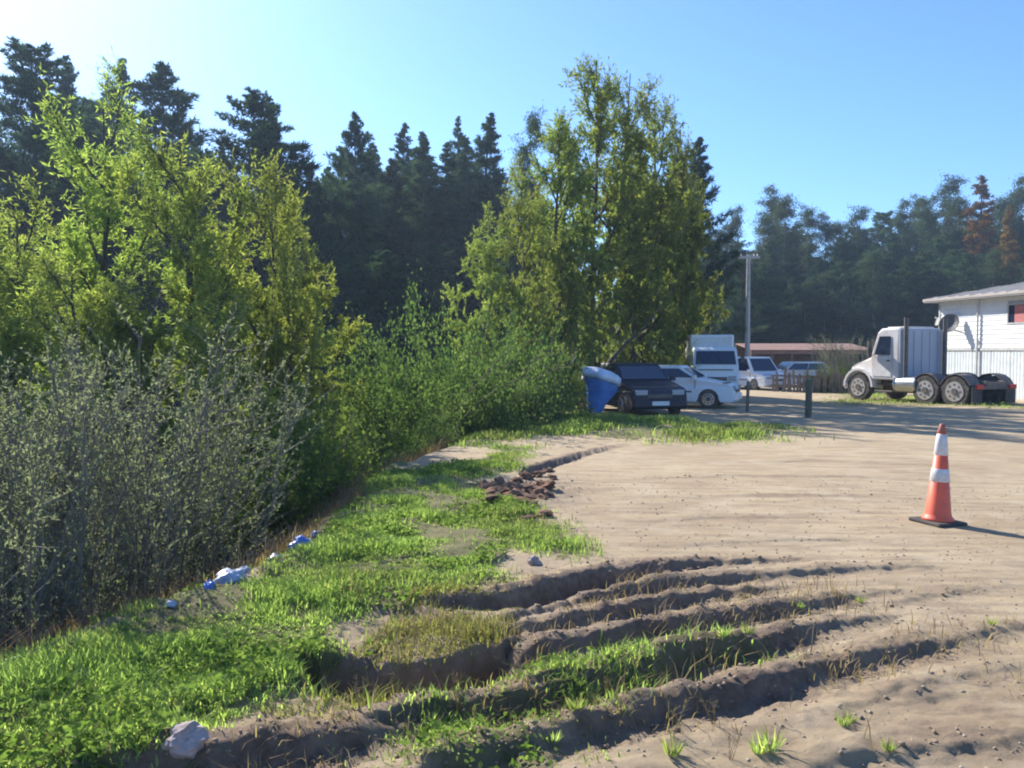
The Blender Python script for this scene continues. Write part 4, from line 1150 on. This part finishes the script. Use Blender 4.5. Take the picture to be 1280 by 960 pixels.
# tractor truck
def truck():
    Y = 30.2
    loc = on_ground(1099, Y)
    t = thing('tractor_truck', 'white bonneted tractor truck with a bare rear chassis parked before the house', 'truck', loc, math.pi - R(66))
    # local: +x forward, y left/right, origin under the front axle
    hw = 1.08
    cab_w = mat('truck_white', (0.80, 0.78, 0.77), .35, col2=(0.62, 0.55, 0.50), scale=2.2)
    grey = mat('truck_shade_grey', (0.36, 0.40, 0.47), .5, col2=(0.28, 0.32, 0.39), scale=1.5)  # shade on the white cab's rear face, painted in as blue-grey
    bm = bmesh.new()
    prism(bm, [(.50, .62), (.56, .95), (.46, 1.22), (.2, 1.36), (-.55, 1.62), (-.55, .85), (-.50, .80)] + [(x_, z_) for x_, z_ in arch_line(0, .52, .58)[::-1] if z_ > .75 and x_ < .45], -hw * .92, hw * .92,
          lambda x_, z_: 1 - .12 * max(0, (x_ - .1) / .5), .05)
    part('bonnet', bm, cab_w, t)
    for sg in (-1, 1):
        bm = bmesh.new()
        arc = arch_line(0, .52, .60, 10); arc2 = arch_line(0, .52, .68, 10)
        prism(bm, [(x_, z_) for x_, z_ in arc2] + [(x_, z_) for x_, z_ in arc[::-1]], sg * (hw - .34), sg * (hw + .02))
        part('fender', bm, cab_w, t)
        bm = bmesh.new(); box(bm, .38, .52, sg * .74 - .14, sg * .74 + .14, .92, 1.1, .03); part('headlight', bm, lamp_w, t)
    bm = bmesh.new(); box(bm, .50, .66, -hw, hw, .42, .66, .05); part('bumper', bm, cab_w, t)
    bm = bmesh.new(); box(bm, .44, .60, -.42, .42, .70, 1.16, .02); gr = part('grille', bm, darkmet, t)
    for q in range(6):
        bm = bmesh.new(); box(bm, .598, .615, -.40, .40, .74 + q * .07, .77 + q * .07); part('slat', bm, chrome, gr)
    bm = bmesh.new()
    prism(bm, [(-.56, .80), (-.56, 1.62), (-.82, 2.50), (-.98, 2.64), (-1.75, 2.66), (-1.75, .80)], -hw, hw, lambda x_, z_: 1 - .05 * max(0, (z_ - 1.6)), .05)
    part('cab', bm, cab_w, t)
    bm = bmesh.new()                              # windshield
    quad = [(-.585, -.86, 1.70), (-.585, .86, 1.70), (-.80, .82, 2.42), (-.80, -.82, 2.42)]
    panel(bm, quad, .02, Vector((.9, 0, .25)).normalized()); part('windshield', bm, glass, t)
    for sg in (-1, 1):
        y_ = sg * hw
        bm = bmesh.new(); box(bm, -1.46, -.66, y_ - .012 + sg * .004, y_ + .012 + sg * .004, .92, 1.66, .006); d_ = part('door', bm, cab_w, t)
        bm = bmesh.new(); box(bm, -1.42, -1.28, y_ - .02 + sg * .03, y_ + .02 + sg * .03, 1.46, 1.51, .008); part('handle', bm, darkmet, d_)
        bm = bmesh.new(); panel(bm, [(-1.40, y_ * .998, 1.70), (-.74, y_ * .998, 1.70), (-.92, y_ * .968, 2.36), (-1.40, y_ * .968, 2.36)], .012, (0, sg, .05)); part('window', bm, glass, t)
        bm = bmesh.new(); box(bm, -.70, -.62, y_ + sg * .16 - .09, y_ + sg * .16 + .09, 1.62, 2.18, .02); mi = part('mirror', bm, darkmet, t)
        bm = bmesh.new(); cyl(bm, (-.68, y_ + sg * .06, 2.12), (0, 1, 0), .012, .2, 8); cyl(bm, (-.68, y_ + sg * .06, 1.70), (0, 1, 0), .012, .2, 8); part('mirror_arm', bm, darkmet, mi)
        bm = bmesh.new(); cyl(bm, (-2.05, sg * .86, .66), (1, 0, 0), .30, .85, 20, bev=.03); part('fuel_tank', bm, chrome, t)
        bm = bmesh.new(); box(bm, -1.5, -.75, sg * (hw - .12) - .12, sg * (hw - .12) + .12, .36, .42, .01); box(bm, -1.5, -.75, sg * (hw - .2) - .1, sg * (hw - .2) + .1, .62, .66, .01); part('step', bm, darkmet, t)
        bm = bmesh.new(); cyl(bm, (-1.98, sg * .98, 1.95), (0, 0, 1), .075, 2.1, 14); part('exhaust_stack', bm, darkmet, t)
    bm = bmesh.new(); box(bm, -1.84, -1.752, -hw * .98, hw * .98, .80, 2.60, .03); back = part('cab_back', bm, grey, t)
    for q in range(5):
        yq = -.8 + q * .4
        bm = bmesh.new(); box(bm, -1.858, -1.842, yq - .03, yq + .03, .86, 2.54, .005); part('rib', bm, grey, back)
    bm = bmesh.new(); box(bm, -1.75, -.95, -.7, .7, 2.66, 2.70, .015); part('roof_panel', bm, cab_w, t)
    for sg in (-1, 1):
        bm = bmesh.new(); box(bm, -4.62, -.5, sg * .42 - .05, sg * .42 + .05, .62, .86, .01); part('chassis_rail', bm, darkmet, t)
    bm = bmesh.new()
    for q in (-2.5, -3.3, -4.2, -4.57): box(bm, q - .05, q + .05, -.37, .37, .66, .82)
    part('cross_member', bm, darkmet, t)
    bm = bmesh.new(); cyl(bm, (-3.35, 0, 1.0), (0, 0, 1), .46, .07, 24); box(bm, -3.7, -3.0, -.4, .4, .87, .965, .01); part('fifth_wheel', bm, darkmet, t)
    pale = mat('dusty_rim', (0.46, 0.44, 0.42), .6, col2=(0.3, 0.27, 0.24), scale=6)
    for sg in (-1, 1):
        wheel(t, 0, sg * (hw - .16), .50, .28, pale, sg)
        for xa in (-2.85, -3.95):
            wheel(t, xa, sg * (hw - .25), .50, .50, pale, sg)
            bm = bmesh.new(); arc = arch_line(xa, .5, .56, 8)[1:8]; arc2 = arch_line(xa, .5, .585, 8)[1:8]
            prism(bm, arc2 + arc[::-1], sg * (hw - .52), sg * hw); part('mudguard', bm, darkmet, t)
        bm = bmesh.new(); box(bm, -4.66, -4.60, sg * .8 - .16, sg * .8 + .16, .60, .74, .01); part('taillight', bm, lamp_r, t)
        bm = bmesh.new(); box(bm, -4.56, -4.53, sg * .82 - .24, sg * .82 + .24, .12, .72); part('mud_flap', bm, rubber, t)
    bm = bmesh.new(); box(bm, -4.60, -4.52, -1.0, 1.0, .58, .70, .01); part('rear_beam', bm, darkmet, t)
truck()

# ================================================================== house
def house():
    Y = 35.0
    x0 = (1174 - 640) / FPX * Y
    rz = -R(80)
    z0 = gz(x0 + 1, Y - 3) - .05
    t = thing('house', 'two-storey pale house with horizontal boards above and upright sheets below', 'house', (x0, Y, z0), rz)
    # local: x along the front wall to the right, y = depth behind, z up
    Wl, Dp = 9.0, 6.0
    ZM, ZE = 1.98, 4.05
    bw = mat('white_boards', (0.80, 0.81, 0.80), .6, col2=(0.70, 0.72, 0.71), scale=3, bump=.1)
    sh = mat('pale_sheets', (0.66, 0.71, 0.71), .5, col2=(0.52, 0.57, 0.58), scale=2.5, bump=.1)
    trim = mat('trim', (0.55, 0.55, 0.53), .7, var=.3, scale=5)
    roofm = mat('roof_sheet', (0.47, 0.42, 0.36), .55, col2=(0.36, 0.31, 0.27), scale=2)
    soff = mat('soffit', (0.33, 0.33, 0.33), .8)
    bm = bmesh.new(); box(bm, .03, Wl - .03, .03, Dp - .03, 0, ZE); part('wall_core', bm, trim, t)
    nb = 11
    wx0, wx1, wz0, wz1 = 3.75, 4.75, 2.95, 3.75
    for i in range(nb):
        za = ZM + .06 + (ZE - ZM - .06) * i / nb; zb = ZM + .06 + (ZE - ZM - .06) * (i + 1) / nb - .006
        spans = [(0, Wl)] if zb < wz0 or za > wz1 else [(0, wx0), (wx1, Wl)]
        for a, b in spans:
            bm = bmesh.new(); prism(bm, [(0, 0), (0, 0)], 0, 0) if False else None
            v = [bm.verts.new(p) for p in ((a, -.012, zb), (a, -.03, za), (a, .02, za), (a, .02, zb), (b, -.012, zb), (b, -.03, za), (b, .02, za), (b, .02, zb))]
            for f_ in ((0, 1, 2, 3), (7, 6, 5, 4), (0, 4, 5, 1), (1, 5, 6, 2), (2, 6, 7, 3), (3, 7, 4, 0)): bm.faces.new([v[q] for q in f_])
            part('board', bm, bw, t)
        bm = bmesh.new(); box(bm, -.03, .022, .0, Dp, za, zb); part('board', bm, bw, t)
    bm = bmesh.new(); box(bm, -.05, Wl, -.06, .0, ZM - .05, ZM + .05, .008); part('ledge', bm, trim, t)
    ns = 9
    for i in range(ns):
        a, b = i * Wl / ns + .012, (i + 1) * Wl / ns - .012
        bm = bmesh.new()
        nr = 12
        pr = [(a + (b - a) * q / nr, -.018 - .012 * (q % 2)) for q in range(nr + 1)]
        lo = [bm.verts.new((x_, y_, .04)) for x_, y_ in pr] + [bm.verts.new((b, .02, .04)), bm.verts.new((a, .02, .04))]
        hi = [bm.verts.new((v_.co.x, v_.co.y, ZM - .05)) for v_ in lo]
        n_ = len(lo)
        bm.faces.new(lo[::-1]); bm.faces.new(hi)
        for q in range(n_): bm.faces.new((lo[q], lo[(q + 1) % n_], hi[(q + 1) % n_], hi[q]))
        part('wall_sheet', bm, sh, t)
    for i in range(5):
        a, b = i * Dp / 5 + .012, (i + 1) * Dp / 5 - .012
        bm = bmesh.new(); box(bm, -.03, .022, a, b, .04, ZM - .05); part('wall_sheet', bm, sh, t)
    bm = bmesh.new(); box(bm, -.045, .05, -.045, .05, 0, ZE); part('corner_post', bm, trim, t)
    # window
    bm = bmesh.new()
    box(bm, wx0, wx1, -.04, .03, wz0, wz0 + .06); box(bm, wx0, wx1, -.04, .03, wz1 - .06, wz1)
    box(bm, wx0, wx0 + .06, -.04, .03, wz0 + .06, wz1 - .06); box(bm, wx1 - .06, wx1, -.04, .03, wz0 + .06, wz1 - .06)
    w_ = part('window', bm, trim, t)
    bm = bmesh.new(); box(bm, wx0 + .06, wx1 - .06, 0.0, .012, wz0 + .06, wz1 - .06); part('pane', bm, glass, w_)
    curt = mat('red_curtain', (0.55, 0.18, 0.17), .8, var=.3, scale=6)
    bm = bmesh.new(); box(bm, wx0 + .36, wx1 - .08, -.012, -.002, wz0 + .07, wz1 - .08); part('curtain', bm, curt, w_)
    # roof: shallow hip with overhang, sheets as pieces
    ov = .5
    e0, e1, f0, f1 = -ov, Wl + ov, -ov, Dp + ov
    ZR = ZE + .82
    rl, rr, ym = e0 + 2.2, e1 - 2.2, (f0 + f1) / 2
    bm = bmesh.new(); box(bm, e0 + .02, e1 - .02, f0 + .02, f1 - .02, ZE - .02, ZE + .03); part('soffit', bm, soff, t)
    bm = bmesh.new()
    th = .10
    A = [(e0, f0, ZE + .03), (e1, f0, ZE + .03), (e1, f1, ZE + .03), (e0, f1, ZE + .03)]
    B = [(p[0], p[1], ZE + .03 + th) for p in A]
    C = [(rl, ym, ZR), (rr, ym, ZR)]
    va = [bm.verts.new(p) for p in A]; vb = [bm.verts.new(p) for p in B]; vc = [bm.verts.new(p) for p in C]
    for q in range(4): bm.faces.new((va[q], va[(q + 1) % 4], vb[(q + 1) % 4], vb[q]))
    bm.faces.new(va[::-1])
    bm.faces.new((vb[0], vb[1], vc[1], vc[0])); bm.faces.new((vb[1], vb[2], vc[1])); bm.faces.new((vb[2], vb[3], vc[0], vc[1])); bm.faces.new((vb[3], vb[0], vc[0]))
    rf = part('roof', bm, roofm, t)
    nseam = 16
    for q in range(nseam):
        xq = e0 + (e1 - e0) * (q + .5) / nseam
        ymax = ym if rl <= xq <= rr else f0 + (ym - f0) * ((xq - e0) / (rl - e0) if xq < rl else (e1 - xq) / (e1 - rr))
        zt_ = ZE + .03 + th + (ZR - ZE - .03 - th) * (ymax - f0) / (ym - f0)
        bm = bmesh.new(); panel(bm, [(xq - .03, f0 + .005, ZE + .03 + th + .002), (xq + .03, f0 + .005, ZE + .03 + th + .002), (xq + .03, ymax, zt_ + .002), (xq - .03, ymax, zt_ + .002)], .03); part('seam', bm, roofm, rf)
    # pipe down the wall
    bm = bmesh.new(); cyl(bm, (2.3, -.09, 2.2), (0, 0, 1), .035, 3.6, 10); part('downpipe', bm, trim, t)
    return t, x0, Y, z0, rz
h_, hx, hy, hz, hrz = house()
def hloc(lx, ly, lz):
    c, s = math.cos(hrz), math.sin(hrz)
    return (hx + lx * c - ly * s, hy + lx * s + ly * c, hz + lz)
# satellite dishes fixed to the house corner
def dish(label, lx, ly, lz, r, rz, tilt, m):
    t = thing('satellite_dish', label, 'dish', hloc(lx, ly, lz), rz)
    bm = bmesh.new()
    prof = [(r * q / 6, r * .32 * (q / 6) ** 2) for q in range(7)]
    rings = [[bm.verts.new((p * math.cos(a), p * math.sin(a), z)) for a in np.linspace(0, 2 * math.pi, 24, endpoint=False)] for p, z in prof[1:]]
    c0 = bm.verts.new((0, 0, 0))
    for k_ in range(24): bm.faces.new((c0, rings[0][k_], rings[0][(k_ + 1) % 24]))
    for a_, b_ in zip(rings[:-1], rings[1:]):
        for k_ in range(24): bm.faces.new((a_[k_], b_[k_], b_[(k_ + 1) % 24], a_[(k_ + 1) % 24]))
    bmesh.ops.solidify(bm, geom=bm.faces[:], thickness=.012)
    M = Matrix.Rotation(tilt, 4, 'X')
    bmesh.ops.transform(bm, matrix=M, verts=bm.verts)
    part('reflector', bm, m, t, True)
    bm = bmesh.new()
    f_ = M @ Vector((0, 0, r * .95)); e_ = M @ Vector((0, -r, r * .3))
    d_ = (f_ - e_); cyl(bm, (f_ + e_) / 2, d_.normalized(), .012, d_.length, 8)
    part('feed_arm', bm, darkmet, t)
    bm = bmesh.new(); cyl(bm, f_, (M @ Vector((0, 0, 1))), .035, .1, 10); part('receiver', bm, plate_m, t)
    bm = bmesh.new(); cyl(bm, (0, .16, -.12), (0, .8, -.6), .02, .42, 8); part('mount', bm, darkmet, t)
mesh_grey = mat('dish_grey', (0.17, 0.18, 0.20), .6, var=.3, scale=6)
dish('dark round satellite dish on the house wall near its corner', 1.0, -.30, 3.05, .42, hrz + R(25), R(70), mesh_grey)
dish('pale small satellite dish poking out from the house corner over the truck', -.30, .30, 3.25, .30, hrz - R(60), R(60), plate_m)

# ================================================================== pole, shed, fences, post
conc = mat('concrete', (0.42, 0.41, 0.39), .85, var=.25, scale=5, bump=.2)
timber = mat('weathered_timber', (0.22, 0.17, 0.13), .9, col2=(0.13, 0.10, 0.08), scale=6, bump=.3)
x, y, z = on_ground(934, 52)
ztop = at_y(934, 318, 52)[2]
pole = thing('utility_pole', 'pale concrete utility pole with a short crossarm beyond the cars', 'utility pole', (x, y, z), 0)
bm = bmesh.new(); cyl(bm, (0, 0, (ztop - z) / 2 - .2), (0, 0, 1), .19, ztop - z + .4, 14, .11); part('shaft', bm, conc, pole, False)
bm = bmesh.new(); box(bm, -.68, .68, -.22, -.10, ztop - z - .30, ztop - z - .12, .01); arm = part('crossarm', bm, conc, pole)
for q in (-.52, 0.3, .52):
    bm = bmesh.new(); lathe(bm, [(.02, 0), (.05, .03), (.03, .06), (.05, .09), (.02, .13)], 10, (q, -.15, ztop - z - .12)); part('insulator', bm, plate_m, arm)

rust = mat('rusty_sheet', (0.30, 0.16, 0.11), .75, col2=(0.20, 0.12, 0.09), scale=2, bump=.2)
x, y, z = on_ground(1015, 54)
shed = thing('open_shed', 'long low open shed with a rusty sheet roof on posts', 'shed', (x, y, z), 0.03)
Ls = 4.2
zr = at_y(1015, 436, 54)[2] - z
for i in range(10):
    a, b = -Ls + i * .84, -Ls + (i + 1) * .84 - .015
    bm = bmesh.new(); v = []
    panel(bm, [(a, -.2, zr - .12), (b, -.2, zr - .12), (b, 3.4, zr + .35), (a, 3.4, zr + .35)], .05); part('roof_sheet', bm, rust, shed)
bm = bmesh.new(); box(bm, -Ls, Ls, -.1, 0.02, zr - .34, zr - .14); part('beam', bm, rust, shed)
for i in range(7):
    a = -Ls + .1 + i * (2 * Ls - .2) / 6
    bm = bmesh.new(); box(bm, a - .07, a + .07, -.05, .09, -.2, zr - .34); part('post', bm, timber, shed)
bm = bmesh.new(); box(bm, -Ls, Ls, 3.2, 3.28, -.2, zr + .3); part('back_wall', bm, timber, shed)

# picket fence between yard and shed
pf = [at(966, 488, -.25), at(1062, 484, -.25)]
fx0, fy0 = (966 - 640) / FPX * 38, 38.0
fx1, fy1 = (1066 - 640) / FPX * 36, 36.0
fence = thing('picket_fence', 'ragged wooden picket fence on the far side of the yard', 'fence', (fx0, fy0, gz(fx0, fy0)), math.atan2(fy1 - fy0, fx1 - fx0))
FL = math.hypot(fx1 - fx0, fy1 - fy0)
for i in range(26):
    a = i * FL / 25 + rnd.uniform(-.03, .03); hgt = rnd.uniform(.7, 1.15)
    M = Matrix.Translation((a, 0, 0)) @ Matrix.Rotation(rnd.gauss(0, .06), 4, 'Y')
    bm = bmesh.new(); box(bm, -.05, .05, -.015, .015, -.15, hgt, .006, M); part('picket', bm, timber, fence)
for zz in (.3, .75):
    bm = bmesh.new(); box(bm, -.1, FL + .1, .02, .06, zz - .04, zz + .04, .006); part('rail', bm, timber, fence)
for i, (px, py, Y, key) in enumerate(((1036, 456, 37.5, 'bush_a'), (1052, 450, 39, 'bush_b'), (1076, 458, 38, 'bush_a'))):
    plant_px(key, 'hedge_bush', 'green bush growing over the picket fence', 'shrub', px, py, Y, i * 2., .8, 'bushes along the picket fence')
plant_px('twiggy_a', 'bare_shrub', 'bare pale shrub behind the picket fence next to the truck bonnet', 'shrub', 1066, 416, 41, 1., 1.5)

# lone post in the yard and two short ones by the white car
post_m = mat('old_post', (0.14, 0.13, 0.09), .9, col2=(0.09, 0.09, 0.06), scale=7, bump=.4)
def post(px, pyb, h, r, label, tilt=0.0, m=post_m):
    x, y = at(px, pyb, -.08)
    o = thing('wooden_post', label, 'post', (x, y, gz(x, y)), .3); o.rotation_euler = (0, tilt, .3)
    bm = bmesh.new(); cyl(bm, (0, 0, h / 2 - .1), (0, 0, 1), r, h + .2, 12, r * .92, bev=.012)
    for v in bm.verts: v.co.x += .012 * mnoise.noise(v.co * 6); v.co.y += .012 * mnoise.noise(v.co * 6 + Vector((9, 0, 0)))
    part('shaft', bm, m, o)
    bm = bmesh.new(); cyl(bm, (0, 0, h * .82), (0, 0, 1), r + .006, .03, 12); part('wire_band', bm, darkmet, o)
post(1010, 521, .98, .085, 'dark lone wooden post standing in the yard by the tree shadow', .02)
post(934, 512, .9, .05, 'thin grey post beside the front wheel of the white hatchback', .03, timber)

# ================================================================== air
hz_me = bm_mesh('haze', nbox(-270, 270, -11, 320, -12, 42))
hazem = bpy.data.materials.new('haze'); hazem.use_nodes = True
hn = hazem.node_tree.nodes
for n_ in list(hn):
    if n_.type == 'BSDF_PRINCIPLED': hn.remove(n_)
pv = hn.new('ShaderNodeVolumePrincipled')
pv.inputs['Color'].default_value = (0.60, 0.78, 1.0, 1)
pv.inputs['Density'].default_value = 0.0007
pv.inputs['Anisotropy'].default_value = 0.25
hazem.node_tree.links.new(pv.outputs[0], hn['Material Output'].inputs['Volume'])
haze = link('haze', hz_me, hazem)
tag(haze, 'thin bluish haze in the air between the far trees', 'haze', None, 'stuff')
